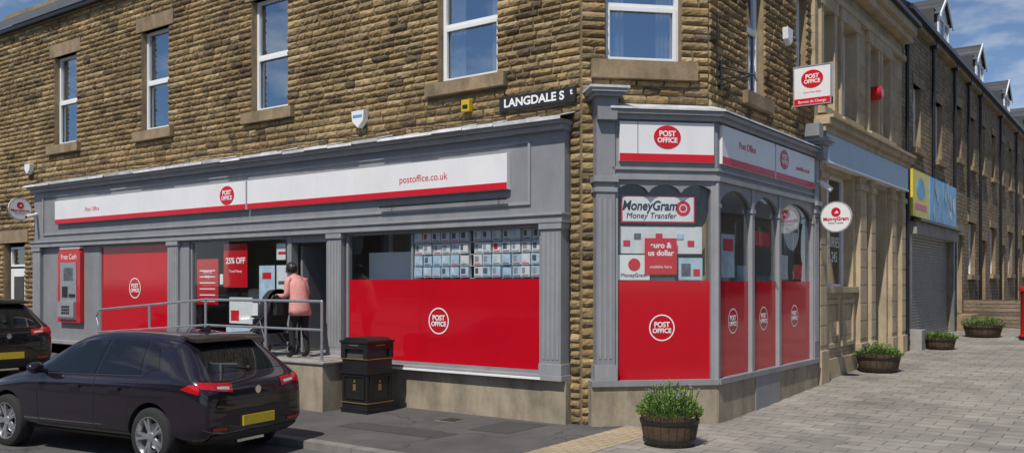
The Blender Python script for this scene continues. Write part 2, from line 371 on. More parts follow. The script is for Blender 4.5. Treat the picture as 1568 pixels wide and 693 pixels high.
for i in range(10):
    a=-4.4-i*3.0
    rm.quad((a-1.9,-5.75,zg(a-1.9,0)-.1),(a,-5.75,zg(a,0)-.1),(a,-5.65,zg(a,0)-.1),(a-1.9,-5.65,zg(a-1.9,0)-.1),paint)
for xx in (-1.35,-6.9,-12.4):
    rm.quad((xx-.1,-5.6,zg(xx-.1,0)-.1),(xx,-5.6,zg(xx,0)-.1),(xx,-3.1,zg(xx,0)-.1),(xx-.1,-3.1,zg(xx-.1,0)-.1),paint)
rm.build('road_markings')

# ------------------------------------------------------------------ post office building
PO=grp('post_office_building')
FL=grp('long_elevation',(0,0,0),0,PO)
FC=grp('corner_elevation',(.03,.2,0),rad(45),PO)
FR=grp('side_elevation',(1.38,0,0),rad(90),PO)
WY=.2; EAVE=8.45
def dress(mb,a,b,c,d,y,lint=.30,sill=.2,mat=sandst,ext=.18):
    mb.box(a-ext,b+ext,y-.035,y+.16,d,d+lint,mat)
    mb.box(a-ext*1.1,b+ext*1.1,y-.12,y+.16,c-sill,c,mat)
Lw=[(-14.75,-13.72,5.3,7.42),(-11.05,-10.05,5.27,7.42),(-7.33,-6.29,5.26,7.40),(-2.64,-1.46,5.2,7.40),(-18.9,-17.9,5.3,7.42)]
door=(-17.3,-16.2,.3,3.05)
mb=MB()
ops=Lw+[door,(-15.4,-.14,.0,4.36)]
wall(mb,-26,.03,-.3,EAVE,WY,ops,mortar,.16,sandst)
for w in Lw: dress(mb,*w,WY)
dress(mb,*door,WY,sill=.05)
mb.build('masonry',FL)
sops=[(a-.2,b+.2,c-.2,c) for a,b,c,d in Lw]+[(a-.18,b+.18,d,d+.3) for a,b,c,d in Lw+[door]]+ops
stonework('stone_courses',-26,.03,.0,EAVE-.12,WY,sops,FL,3)
mb=MB()
for i,w in enumerate(Lw):
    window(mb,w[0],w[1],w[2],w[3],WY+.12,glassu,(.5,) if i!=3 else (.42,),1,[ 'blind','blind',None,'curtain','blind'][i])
window(mb,door[0]+.1,door[1]-.1,2.45,2.95,WY+.12,glasst,())
mb.box(door[0]+.1,door[1]-.1,WY+.12,WY+.18,.3,2.4,white)
mb.box(door[0]+.3,door[1]-.3,WY+.10,WY+.13,1.4,2.2,interiord)
mb.box(door[0]+.3,door[1]-.3,WY+.10,WY+.13,.6,1.2,greyl)
mb.build('sash_windows',FL)
cw=(.36,1.49,5.2,7.3); mb=MB()
wall(mb,0,1.91,-.1,EAVE,0,[cw,(.5,1.9,.3,3.6)],mortar,.16,sandst); dress(mb,*cw,0,sill=.26,ext=.2); mb.build('masonry',FC)
stonework('stone_courses',.004,.30,.0,4.6,0,[],FC,8,.12,.16,.3,.31)
stonework('stone_courses',.004,1.906,4.6,EAVE-.12,0,[(.14,1.71,4.94,5.2),(.16,1.69,7.3,7.6),cw],FC,5)
mb=MB(); window(mb,*cw,.12,glassu,(.40,),1,'curtain'); mb.build('corner_window',FC)
rw=(3.0,3.78,5.05,7.3); rw2=(5.35,5.95,5.6,7.3); mb=MB()
wall(mb,1.55,6.2,-.1,EAVE,0,[rw,rw2,(1.6,5.9,.3,3.6)],mortar,.16,sandst); dress(mb,*rw,0); dress(mb,*rw2,0,ext=.1); mb.build('masonry',FR)
stonework('stone_courses',1.555,6.2,4.45,EAVE-.12,0,[(2.8,3.98,4.85,5.05),(2.82,3.96,7.3,7.6),rw,rw2],FR,6)
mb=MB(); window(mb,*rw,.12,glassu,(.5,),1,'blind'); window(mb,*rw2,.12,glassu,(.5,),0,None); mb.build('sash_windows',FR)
mb=MB()
mb.box(-26,.1,.02,.14,EAVE-.1,EAVE,blackp); mb.box(-26,.05,.14,.4,EAVE-.12,EAVE-.02,sandst)
mb.add([(-26,.0,EAVE),(.1,.0,EAVE),(1.5,1.5,EAVE),(1.5,9,EAVE),(-2.6,9,EAVE+2.8),(-2.6,4.2,EAVE+2.8),(-26,4.2,EAVE+2.8),(-26,8.4,EAVE),(-6.6,8.4,EAVE),(-6.6,9,EAVE)],
 [(0,1,2,5,6),(2,3,4,5),(5,4,9,8),(6,5,8,7)],slate)
mb.box(-26,-2.6,4.12,4.28,EAVE+2.75,EAVE+2.88,sandst)
mb.quad((-26,.2,-.3),(-26,8.4,-.3),(-26,8.4,EAVE),(-26,.2,EAVE),rubble)
mb.quad((-26,8.4,-.3),(-6.6,8.4,-.3),(-6.6,8.4,EAVE),(-26,8.4,EAVE),rubble)
for cx in(-19.5,-9.0): mb.box(cx-.6,cx+.6,3.7,4.7,EAVE+2.0,EAVE+4.2,rubble)
mb.build('roof',PO)
# interior, following the splayed corner
mb=MB()
for z,m in((.70,carpet),(3.55,interior)):
    mb.add([(-15.3,.25,z),(.14,.25,z),(1.33,1.45,z),(1.33,6,z),(-15.3,6,z)],[(0,1,2,3,4)],m)
mb.quad((-15.3,3.4,.70),(-.6,3.4,.70),(-.6,3.4,3.55),(-15.3,3.4,3.55),interior)
mb.quad((-.6,3.4,.70),(-.6,6,.70),(-.6,6,3.55),(-.6,3.4,3.55),interior); mb.quad((-.6,6,.70),(1.3,6,.70),(1.3,6,3.55),(-.6,6,3.55),interior)
mb.box(-12.6,-12.5,.3,3.4,.7,3.5,interior)
mb.box(-4.7,-4.6,1.2,3.4,.7,3.5,interior)
mb.box(-10,-5.6,2.2,2.8,.7,1.75,greyl); mb.box(-3.9,-1.4,2.0,2.5,.7,1.7,white)
mb.box(-3.0,-2.1,1.0,1.4,.7,2.0,cardw); mb.box(-9.0,-8.2,1.4,1.8,.7,1.9,white)
for i in range(3): mb.box(-9+i*1.2,-8.1+i*1.2,2.9,3.3,.7,2.4,[cardb,cardw,signr][i])
for k in range(5): # greeting card racks
    for q in range(6): mb.box(-.58,-.5,3.5+k*.45,3.5+k*.45+.3,1.0+q*.32,1.24+q*.32,R.choice([cardw,cardb,signr,yellow,greyl]))
mb.build('shop_interior',PO)

# --- long shopfront
SF=grp('long_shopfront',parent=PO); mb=MB()
X0,X1=-15.4,-.14
mb.box(X0,-3.9,.06,.3,-.2,.60,concrete); mb.box(-3.9,X1,.06,.3,-.1,.62,concrete)
mb.box(-5.0,X1-.002,-.05,.26,.62,.70,greyl); mb.box(X0,-6.1,-.05,.26,.62,.70,greyl)
mb.box(-4.6,-.5,-.062,-.05,.625,.66,white)
mb.box(X0,X1,.03,.3,2.97,4.30,grey)
mb.box(X0-.01,X1+.01,-.055,.2,2.88,2.985,greyl)
mb.box(X0-.02,X1+.02,-.085,.2,2.985,3.02,greyl)
mb.box(X0-.02,X1+.02,-.06,.2,4.20,4.28,greyl); mb.box(X0-.05,X1+.04,-.13,.2,4.28,4.34,greyl)
mb.build('fascia_and_riser',SF,.006)
mb=MB()
n=26
for i in range(n):
    a=X0-.08+(X1-X0+.15)*i/n; b=X0-.08+(X1-X0+.15)*(i+1)/n-.004; j=R.uniform(-.010,.010); k=R.uniform(-.025,.02)
    v=[(a,-.19+k,4.33+j),(b,-.19+k,4.33+j),(b,-.185,4.375+j),(a,-.185,4.375+j),(b,.21,4.47+j),(a,.21,4.47+j)]
    mb.add(v,[(0,1,2,3),(3,2,4,5)],lead); mb.quad((a,-.19+k,4.33+j),(a,.2,4.345),(b,.2,4.345),(b,-.19+k,4.33+j),lead)
    mb.cyl((b,-.185,4.378+j),(b,.2,4.475+j),.012,lead,n=6)
mb.build('lead_capping',SF)
mb=MB()
def frame(mb,x0,x1,z0,z1,y,w,t,mat):
    mb.box(x0,x1,y-t,y,z1-w,z1,mat); mb.box(x0,x1,y-t,y,z0,z0+w,mat)
    mb.box(x0,x0+w,y-t-.001,y,z0+w,z1-w,mat); mb.box(x1-w,x1,y-t-.001,y,z0+w,z1-w,mat)
frame(mb,-14.95,-.72,3.16,4.10,.03,.04,.03,greyl)
mb.cyl((-3.7,-.06,3.27),(-1.1,-.06,3.27),.018,blackp,n=8)
for xx in(-3.5,-1.3): mb.cyl((xx,.03,3.3),(xx,-.06,3.27),.01,blackp,n=6)
def pilaster(mb,a,b,z0,z1,y=0,fl=4):
    mb.box(a,b,y-.02,.22+y,z0,z1,grey)
    w=(b-a)/(2*fl+1)
    for i in range(fl): mb.box(a+w*(2*i+1),a+w*(2*i+2),y-.028,y-.02,z0+.22,z1-.15,greyl)
    mb.box(a-.02,b+.02,y-.045,.2+y,z0,z0+.16,greyl); mb.box(a-.02,b+.02,y-.045,.2+y,z1-.09,z1,greyl)
for a,b in((-.52,-.17),(-5.0,-4.66),(-9.78,-9.42),(-15.38,-15.02)): pilaster(mb,a,b,.70,2.88)
mb.box(-9.42,-9.12,.04,.2,.7,2.88,grey)
mb.build('mouldings_and_pilasters',SF,.004)
mb=MB()
def bay(x0,x1,z0=.70,z1=2.88,y=.1,mull=()):
    w=.05
    mb.box(x0,x0+w,y-.03,y+.06,z0,z1,grey); mb.box(x1-w,x1,y-.03,y+.06,z0,z1,grey)
    mb.box(x0+w,x1-w,y-.028,y+.06,z0,z0+w,grey); mb.box(x0+w,x1-w,y-.028,y+.06,z1-w,z1,grey)
    for m in mull: mb.box(m-.025,m+.025,y-.026,y+.06,z0+w,z1-w,grey)
    mb.quad((x0,y,z0),(x1,y,z0),(x1,y,z1),(x0,y,z1),glass)
bay(-4.62,-.55); bay(-9.1,-6.12,mull=()); bay(-12.5,-9.8)
mb.quad((-4.569,.096,.752),(-.601,.096,.752),(-.601,.096,2.08),(-4.569,.096,2.08),vinyl)
mb.quad((-12.449,.096,.752),(-9.851,.096,.752),(-9.851,.096,2.829),(-12.449,.096,2.829),vinyl)
logo(mb,SF,-2.55,1.42,.21,.094,False,1); logo(mb,SF,-11.15,1.92,.22,.094,False,1)
mb.box(-6.12,-6.02,.05,.2,.7,2.88,grey); mb.box(-5.1,-5.0,.05,.2,.7,2.88,grey); mb.box(-6.02,-5.1,.06,.2,2.75,2.88,grey)
mb.box(-6.0,-5.95,.25,1.15,.72,2.7,grey)
mb.quad((-5.93,.3,.8),(-5.93,1.1,.8),(-5.93,1.1,2.6),(-5.93,.3,2.6),glass)
mb.box(-6.1,-5.0,1.6,1.65,.7,3.3,interiord)
mb.box(-15.02,-12.5,.06,.2,.3,2.88,grey)
mb.build('shop_windows',SF)
mb=MB()
def packs(x0,x1,z0,z1,nc,nr,y):
    for i in range(nc):
        for j in range(nr):
            w=(x1-x0)/nc; h=(z1-z0)/nr; a=x0+w*i+.012; c=z0+h*j+.012; b=a+w-.024; d=c+h-.024
            yy=y+R.uniform(-.02,.03); m=cardw if j>=nr/2 or R.random()<.2 else cardb
            mb.box(a,b,yy,yy+.08,c,d,m)
            mm=R.choice([cardd,cardd,cardb,signr,greyl] if j>=nr/2 else [cardw,cardb,cardd,greyl]); t=R.uniform(.25,.45)
            mb.box(a+w*.12,a+w*.12+w*t,yy-.004,yy,c+h*.30,d-h*.12,mm)
            mb.box(a+w*.1,b-w*.1,yy-.003,yy,c+h*.07,c+h*.15,R.choice([signr,cardd,greyl]))
packs(-3.12,-1.98,2.10,2.84,6,4,.15); packs(-1.9,-.62,2.10,2.84,7,4,.15)
for zz in(2.1,2.29,2.47,2.66): mb.box(-3.14,-.6,.19,.27,zz-.008,zz,white)
mb.box(-4.5,-3.3,.5,.55,2.05,2.55,white)
mb.box(-3.18,-3.14,.14,.2,2.05,2.88,greyl)
mb.build('window_display',SF)
mb=MB()
def poster(x0,x1,z0,z1,mat,y=.106): mb.box(x0,x1,y,y+.003,z0,z1,mat)
poster(-8.08,-7.35,1.94,2.78,vinyl); text('25% OFF',.16,whitetxt,-7.71,.103,2.45,SF,bold=.004); text('Travel Money',.07,whitetxt,-7.71,.103,2.25,SF)
poster(-8.95,-8.25,1.6,2.5,vinyl); text('Here to\nhelp',.09,whitetxt,-8.6,.103,2.2,SF)
poster(-7.0,-6.55,1.5,2.35,cardb); poster(-6.5,-6.2,1.9,2.35,cardw); poster(-7.2,-7.04,1.4,1.65,signw); poster(-7.9,-7.2,1.25,1.75,cardw)
poster(-7.85,-7.6,1.3,1.5,signr,.103); poster(-6.5,-6.25,2.45,2.75,cardw); poster(-6.48,-6.22,1.5,1.85,signr); poster(-8.0,-7.2,.8,1.2,cardb); poster(-9.0,-8.3,.8,1.05,signw)
poster(-6.95,-6.6,1.55,1.75,signw,.103); poster(-6.45,-6.25,2.55,2.60,signr,.103); poster(-6.45,-6.25,2.0,2.06,cardd,.103); poster(-8.2,-8.1,2.0,2.2,signw)
for i in range(6): poster(-8.85,-8.35,1.66+i*.12,1.68+i*.12,whitetxt,.1025)
poster(-6.9,-6.65,2.1,2.22,signr,.1025)
mb.build('window_posters',SF)

FS=grp('shop_fascia_sign'); mb=MB()
for a,b in((-14.24,-7.19),(-7.14,-1.09)):
    mb.box(a,b,-.06,.028,3.41,3.94,signw); mb.box(a+.002,b-.002,-.063,-.058,3.41,3.51,signr)
    mb.box(a-.012,b+.012,-.05,.02,3.40,3.41,greyl)
logo(mb,FS,-7.75,3.70,.22,-.061)
text('Post Office',.13,redtxt,-12.6,-.062,3.68,FS); text('postoffice.co.uk',.16,redtxt,-2.75,-.062,3.68,FS)
mb.build('sign_panels',FS,.003)
AT=grp('cash_machine'); mb=MB()
mb.prism([(-14.15,1.12),(-13.15,1.12),(-13.15,2.72),(-13.25,2.80),(-14.05,2.80),(-14.15,2.72)],-.04,.06,redbox)
mb.box(-14.0,-13.3,-.055,-.04,1.2,2.5,galv); mb.box(-13.85,-13.45,-.06,-.055,2.08,2.38,cardd)
mb.prism([(-14.0,1.25),(-13.3,1.25),(-13.3,1.60),(-14.0,1.60)],-.12,-.055,greyl)
for i in range(4):
    for j in range(3): mb.box(-13.82+i*.09,-13.75+i*.09,-.128,-.12,1.32+j*.07,1.37+j*.07,blackp)
mb.box(-13.6,-13.35,-.07,-.055,1.7,1.78,blackp); mb.box(-13.9,-13.68,-.07,-.055,1.7,1.95,blackp)
text('Free Cash',.17,whitetxt,-13.65,-.042,2.63,AT)
mb.build('machine_body',AT,.006)
mb=MB(); mb.box(-14.1,-13.2,-.02,.06,2.815,2.875,signw); mb.build('header_panel',AT)

def scallop(x0,x1,zt,zb,n,rise):
    pts=[(x0,zt),(x0,zb)]
    w=(x1-x0)/n
    for k in range(n):
        for i in range(1,10):
            u=i/10; pts.append((x0+w*(k+u),zb+rise*math.sin(math.pi*u)**.6))
        pts.append((x0+w*(k+1),zb))
    pts.append((x1,zt)); return pts
B1=grp('corner_bay_front',(.03,.2,0),rad(45),PO); mb=MB(); P=-.2
E=1.962
mb.box(.10,E,P-.02,.0,-.1,.56,concrete)
mb.box(.10,E+.01,P-.06,.0,.56,.64,grey)
mb.box(.45,E,P+.0,-.0,3.48,4.36,grey)
mb.box(.40,E+.02,P-.05,.0,3.48,3.55,greyl); mb.box(.40,E+.02,P-.03,.0,3.62,3.66,greyl)
mb.box(.40,E+.03,P-.07,.0,4.33,4.40,greyl); mb.box(.36,E+.05,P-.13,.0,4.40,4.46,greyl)
mb.add([(.34,P-.16,4.46),(E+.07,P-.16,4.46),(E+.07,P-.155,4.49),(.34,P-.155,4.49),(E+.0,.0,4.60),(.34,0,4.60)],[(0,1,2,3),(3,2,4,5)],lead)
mb.box(.17,.44,P-.03,0,.64,3.48,grey)
for i in range(3): mb.box(.205+i*.075,.24+i*.075,P-.038,P-.03,.95,3.2,greyl)
mb.box(.14,.47,P-.055,0,.64,.86,greyl); mb.box(.14,.47,P-.05,0,3.30,3.36,greyl); mb.box(.13,.48,P-.07,0,3.44,3.52,greyl)
mb.box(.17,.44,P-.03,0,3.52,4.3,grey)
mb.prism([(.17,4.3),(.44,4.3),(.46,4.62),(.15,4.62)],P-.14,0,grey)
mb.box(.10,.51,P-.20,0,4.62,4.67,greyl); mb.box(.05,.56,P-.25,0,4.67,4.72,greyl); mb.box(.02,.59,P-.27,0.0,4.72,4.755,lead)
a,b=.46,1.90
mb.box(a-.02,a+.03,P,-.1,.64,3.48,greyl); mb.box(b-.03,E,P-.01,-.1,.64,3.48,greyl)
mb.cyl((E,P-.0,.64),(E,P-.0,3.48),.035,greyl,n=10)
mb.prism(scallop(a,b,3.48,3.30,3,.12),P-.005,P+.04,grey)
mb.quad((a,P+.05,.64),(b,P+.05,.64),(b,P+.05,3.48),(a,P+.05,3.48),glass)
mb.quad((a+.031,P+.046,.642),(b-.031,P+.046,.642),(b-.031,P+.046,2.05),(a+.031,P+.046,2.05),vinyl)
logo(mb,B1,1.15,1.38,.19,P+.044,False,1)
mb.box(.56,1.66,P+.085,P+.16,2.88,3.27,signr); mb.box(.58,1.64,P+.08,P+.085,2.90,3.25,signw)
text('MoneyGram',.19,blacktxt,.98,P+.076,3.12,B1,shear=.2,bold=.004,sx=.85); text('Money Transfer',.115,blacktxt,1.0,P+.076,2.98,B1,shear=.2)
mb.disc(1.48,3.09,.11,.11,P+.08,.003,signr); mb.ring(1.48,3.09,.045,.06,P+.0765,signw)
mb.box(.55,1.78,P+.12,P+.125,2.44,2.83,cardw); mb.box(.9,1.38,P+.06,P+.065,2.14,2.66,signr)
text('euro &\nus dollar',.11,whitetxt,1.14,P+.058,2.50,B1,bold=.003); text('available here',.06,whitetxt,1.14,P+.058,2.25,B1)
mb.box(.49,.98,P+.075,P+.08,2.06,2.42,signw); mb.disc(.75,2.28,.09,.09,P+.074,.003,signr); text('MoneyGram',.075,blacktxt,.74,P+.07,2.13,B1)
mb.box(1.42,1.78,P+.10,P+.105,2.06,2.38,cardb); mb.box(1.02,1.40,P+.2,P+.3,2.0,2.1,white)
mb.box(1.46,1.60,P+.094,P+.099,2.12,2.30,cardd); mb.box(1.64,1.74,P+.094,P+.099,2.12,2.22,signr)
for i in range(7): mb.box(.6+i*.16,.7+i*.16,P+.11,P+.119,2.55+.1*(i%2),2.63+.1*(i%2),[signr,cardd,cardb][i%3])
mb.build('bay_front_joinery',B1,.004)
B2=grp('corner_bay_side',(1.38,0,0),rad(90),PO); mb=MB(); P=-.18
S=1.45; T_=6.05
mb.box(S,T_,P-.02,.0,-.1,.56,concrete); mb.box(2.88,3.96,P-.035,-.02,.02,.56,grey)
mb.box(S,T_,P-.06,0,.56,.64,grey)
mb.box(S,5.95,P,0,3.48,4.36,grey); mb.box(S-.02,6.0,P-.05,.0,3.48,3.55,greyl); mb.box(S-.02,6.0,P-.03,.0,3.62,3.66,greyl)
mb.box(S-.03,6.0,P-.07,.0,4.33,4.40,greyl); mb.box(S-.05,6.0,P-.13,.0,4.40,4.46,greyl)
mb.add([(S-.07,P-.16,4.46),(6.0,P-.16,4.46),(6.0,P-.155,4.49),(S-.07,P-.155,4.49),(6.0,0,4.60),(S+.1,0,4.60)],[(0,1,2,3),(3,2,4,5)],lead)
for i,(a,b) in enumerate(((1.52,2.76),(2.86,3.98),(4.08,5.76))):
    mb.prism(scallop(a,b,3.48,3.16,1,.24),P-.005,P+.04,grey)
    mb.quad((a,P+.05,.64),(b,P+.05,.64),(b,P+.05,3.48),(a,P+.05,3.48),glass)
    mb.quad((a,P+.046,.642),(b,P+.046,.642),(b,P+.046,2.05),(a,P+.046,2.05),vinyl)
    logo(mb,B2,(a+b)/2,1.45,.19,P+.044,False,1)
for a,b in((S,1.52),(2.76,2.86),(3.98,4.08),(5.76,5.8)):
    mb.box(a,b,P-.02,P+.08,.64,3.48,greyl)
    mb.box(a-.02,b+.02,P-.035,P+.05,3.1,3.16,greyl)
mb.box(5.8,6.05,P-.04,0,.64,4.3,grey)
for i in range(3): mb.box(5.83+i*.07,5.86+i*.07,P-.048,P-.04,.95,3.2,greyl)
mb.box(5.78,6.07,P-.07,0,3.30,3.36,greyl); mb.box(5.77,6.09,P-.1,0,3.44,3.52,greyl)
mb.prism([(5.8,4.3),(6.05,4.3),(6.09,4.55),(5.76,4.55)],P-.2,0,grey)
mb.box(5.72,6.12,P-.26,0,4.55,4.6,greyl); mb.box(5.68,6.16,P-.32,0,4.6,4.66,greyl); mb.box(5.8,6.04,P-.12,0,4.66,4.95,grey)
mb.box(3.1,3.8,P+.08,P+.085,2.62,2.85,signr); mb.disc(4.9,2.95,.4,.35,P+.09,.003,cardw); text('MoneyGram',.13,blacktxt,4.9,P+.08,2.95,B2)
mb.box(4.3,5.4,P+.3,P+.5,2.0,2.15,white); mb.box(1.7,2.5,P+.25,P+.3,2.0,2.35,cardw); mb.box(2.95,3.6,P+.3,P+.35,2.0,2.3,cardb)
mb.box(1.8,2.3,P+.085,P+.09,2.1,2.75,cardb); mb.box(1.86,2.24,P+.079,P+.084,2.5,2.68,signr); mb.box(4.3,4.7,P+.085,P+.09,2.08,2.5,cardw); mb.box(5.0,5.5,P+.085,P+.09,2.08,2.35,signr)
mb.build('bay_side_joinery',B2,.004)
CS=grp('corner_fascia_sign',(.03,.2,0),rad(45)); mb=MB()
mb.box(.50,1.90,-.245,-.20,3.74,4.30,signw); mb.box(.502,1.898,-.249,-.244,3.74,3.85,signr); mb.box(.76,.775,-.2465,-.244,3.85,4.3,greyl)
logo(mb,CS,1.2,4.09,.20,-.247); mb.build('sign_panel',CS,.003)
CS2=grp('corner_fascia_sign',(1.38,0,0),rad(90)); mb=MB()
for a,b in((1.53,3.70),(3.76,5.76)):
    mb.box(a,b,-.225,-.18,3.74,4.30,signw); mb.box(a+.002,b-.002,-.229,-.224,3.74,3.85,signr)
logo(mb,CS2,4.15,4.09,.20,-.227); text('Post Office',.15,redtxt,2.5,-.229,4.08,CS2); text('postoffice.co.uk',.11,redtxt,5.1,-.229,4.02,CS2)
mb.build('sign_panel',CS2,.003)

PS=grp('projecting_shop_sign'); mb=MB()
mb.box(1.50,2.14,4.94,5.06,5.12,5.80,signw); mb.box(1.50,2.14,4.935,5.065,5.12,5.24,signr)
for z in(5.25,5.65): mb.cyl((1.38,5.0,z),(1.52,5.0,z),.015,blackp,n=8)
frame(mb,1.49,2.15,5.11,5.81,4.94,.02,.008,greyl)
logo(mb,PS,1.82,5.57,.19,4.94); text('Bureau de Change',.065,whitetxt,1.82,4.933,5.18,PS); text('Crown Post Office',.04,redtxt,1.82,4.938,5.34,PS)
mb.build('sign_box',PS)
def roundsign(nm,loc,rz,r):
    g=grp(nm,loc,rz); mb=MB()
    mb.disc(0,0,r,r,.02,.04,signw); mb.ring(0,0,r*.93,r,-.0215,greyl)
    mb.disc(0,r*.3,r*.30,r*.30,-.02,.003,signr); mb.prism([(-r*.1,r*.2),(r*.18,r*.25),(r*.05,r*.4)],-.026,-.024,whitetxt)
    text('MoneyGram',r*.32,redtxt,0,-.024,-r*.14,g,bold=.003); text('Money Transfer',r*.15,blacktxt,0,-.024,-r*.40,g)
    mb.cyl((-r-.14,0,0),(-r+.02,0,0),.012,blackp,n=8); mb.box(-r-.15,-r-.13,-.04,.04,-.06,.06,blackp)
    mb.build('sign_disc',g); return g
roundsign('round_hanging_sign',(1.97,5.84,3.22),0,.28)
roundsign('round_hanging_sign',(-15.35,-.33,3.80),rad(90),.27)
SN=grp('street_name_sign'); mb=MB(); mb.box(-1.37,-.02,.125,.165,4.60,4.82,plaque); mb.build('plate',SN,.003)
text('LANGDALE S',.172,whitetxt,-.745,.122,4.71,SN,sx=1.08,bold=.005); text('t',.12,whitetxt,-.085,.122,4.75,SN,bold=.004)
AB=grp('alarm_box'); mb=MB(); mb.prism([(-4.48,4.95),(-4.18,4.95),(-4.2,4.78),(-4.33,4.66),(-4.46,4.78)],.05,.17,white); mb.box(-4.44,-4.22,.045,.05,4.83,4.88,bluesign); mb.build('casing',AB,.01)
AB=grp('alarm_box'); mb=MB(); mb.prism([(-15.95,4.95),(-15.68,4.95),(-15.7,4.8),(-15.81,4.7),(-15.93,4.8)],.05,.17,white); mb.build('casing',AB,.01)
AB=grp('alarm_box',(1.38,0,0),rad(90)); mb=MB(); mb.prism([(4.6,6.45),(4.88,6.45),(4.86,6.25),(4.74,6.15),(4.62,6.25)],-.13,-.03,white); mb.build('casing',AB,.01)
AB=grp('alarm_box'); mb=MB(); mb.box(-2.08,-1.92,.08,.17,4.68,4.86,yellowbox); mb.box(-2.05,-1.95,.07,.08,4.72,4.78,blackp); mb.build('casing',AB,.01)
SB=grp('alarm_siren',(1.38,0,0),rad(90)); mb=MB()
mb.cyl((10.2,-.05,6.25),(10.2,-.30,6.25),.16,redbox,n=24); mb.cyl((10.2,-.30,6.25),(10.2,-.34,6.25),.16,redbox,r1=.10,n=24); mb.build('siren_housing',SB)
CM=grp('security_camera'); mb=MB(); mb.cyl((-15.25,.2,3.75),(-15.25,-.02,3.70),.02,white,n=8); mb.cyl((-15.25,.0,3.68),(-15.1,-.3,3.6),.045,white,n=12); mb.cyl((-15.1,-.3,3.6),(-15.095,-.31,3.597),.03,blackp,n=12); mb.build('camera_body',CM)
CM=grp('security_camera',(1.38,0,0),rad(90)); mb=MB(); mb.cyl((5.92,-.22,3.9),(5.92,-.34,3.86),.02,white,n=8); mb.cyl((5.92,-.3,3.86),(5.92,-.48,3.72),.05,white,n=12); mb.build('camera_body',CM)
WB=grp('wall_bracket',(1.38,0,0),rad(90)); mb=MB()
mb.tube([(1.9,0,4.95),(1.9,-.55,5.05),(1.9,0,5.25)],.014,blackp); mb.tube([(1.9,-.0,5.05),(1.9,-.35,5.05)],.01,blackp); mb.tube([(1.9,-.55,5.05),(1.9,-.6,4.95)],.01,blackp)
mb.box(1.87,1.93,-.06,-.03,4.9,5.3,blackp); mb.tube([(1.72,-.06,5.0),(1.72,-.06,6.0)],.012,blackp); mb.build('bracket_ironwork',WB)
mb=MB(); pts=[(-15.6+i*.62,.135,4.56+.03*math.sin(i*1.3)) for i in range(26)]; mb.tube(pts,.009,blackp,5); mb.tube([(-4.2,.14,4.55),(-4.2,.14,4.7)],.008,blackp,5); mb.build('wall_cable',PO)

# ------------------------------------------------------------------ access ramp + railing
RP=grp('access_ramp'); mb=MB()
mb.prism([(-3.9,-.1),(-3.9,.74),(-7.0,.74),(-12.6,.36),(-12.6,-.1)],-1.12,.058,concrete)
mb.prism([(-3.86,.74),(-3.86,.78),(-7.0,.78),(-12.6,.40),(-12.6,.36),(-7.0,.74)],-1.15,.056,concg)
mb.box(-6.0,-5.1,.056,.9,.70,.775,concg)
mb.build('ramp_body',RP,.01)
HR=grp('handrail'); mb=MB()
def rz_(x): return .78 if x>-7 else .78-(-7-x)*.0679
yy=-1.06
xs=[-3.98,-7.0,-10.5]
mb.tube([(-3.98,yy,.78)]+[(x,yy,rz_(x)+.95) for x in xs]+[(-10.62,yy,rz_(-10.5)+.80),(-10.5,yy,rz_(-10.5)+.55)],.024,galv,10)
mb.tube([(x,yy,rz_(x)+.50) for x in xs],.02,galv,10)
for x in(-5.35,-7.0,-8.75,-10.5): mb.cyl((x,yy,rz_(x)),(x,yy,rz_(x)+.95),.024,galv,n=10)
for x in(-3.98,-5.35,-7.0,-8.75,-10.5): mb.cyl((x,yy,rz_(x)-.0),(x,yy,rz_(x)+.012),.06,galv,n=12)
mb.build('tubes',HR)

# ------------------------------------------------------------------ litter bin
LB=grp('litter_bin',(-3.42,-.62,0),rad(0)); mb=MB(); h=.29
mb.box(-h,h,-h,h,.0,.06,blackp); mb.box(-h+.015,h-.015,-h+.015,h-.015,.06,.84,blackp)
for z in(.16,.84): mb.box(-h-.004,h+.004,-h-.004,h+.004,z-.006,z+.006,gold)
for z in(.06,.62): mb.box(-h-.006,h+.006,-h-.006,h+.006,z-.012,z+.014,blackp)
for sx in(-1,1):
    for sy in(-1,1): mb.box(sx*h-.09 if sx>0 else -h,sx*h if sx>0 else -h+.09,sy*h-.09 if sy>0 else -h,sy*h if sy>0 else -h+.09,.846,.99,blackp)
mb.box(-h+.05,h-.05,-h+.05,h-.05,.80,.99,interiord)
mb.box(-h,h,-h,h,.99,1.12,blackp); mb.box(-h-.015,h+.015,-h-.015,h+.015,1.09,1.125,blackp)
mb.prism([(-h,1.125),(h,1.125),(h-.08,1.17),(-h+.08,1.17)],-h+.04,h-.04,blackp)
for T in(Matrix.Identity(4),Matrix.Rotation(rad(90),4,'Z')):
    for x0,x1,z0,z1 in((-.22,.22,.22,.235),(-.22,.22,.565,.58),(-.22,-.205,.235,.565),(.205,.22,.235,.565)): mb.box(x0,x1,-h-.004,-h+.016,z0,z1,blackp,T)
    mb.box(-.03,.03,-h+.008,-h+.014,.35,.45,gold,T); mb.ball((0,-h+.01,.49),(.022,.004,.022),gold,12,8,T)
    mb.box(-.10,.10,-h-.005,-h+.0,1.045,1.06,gold,T)
mb.build('bin_body',LB,.006)

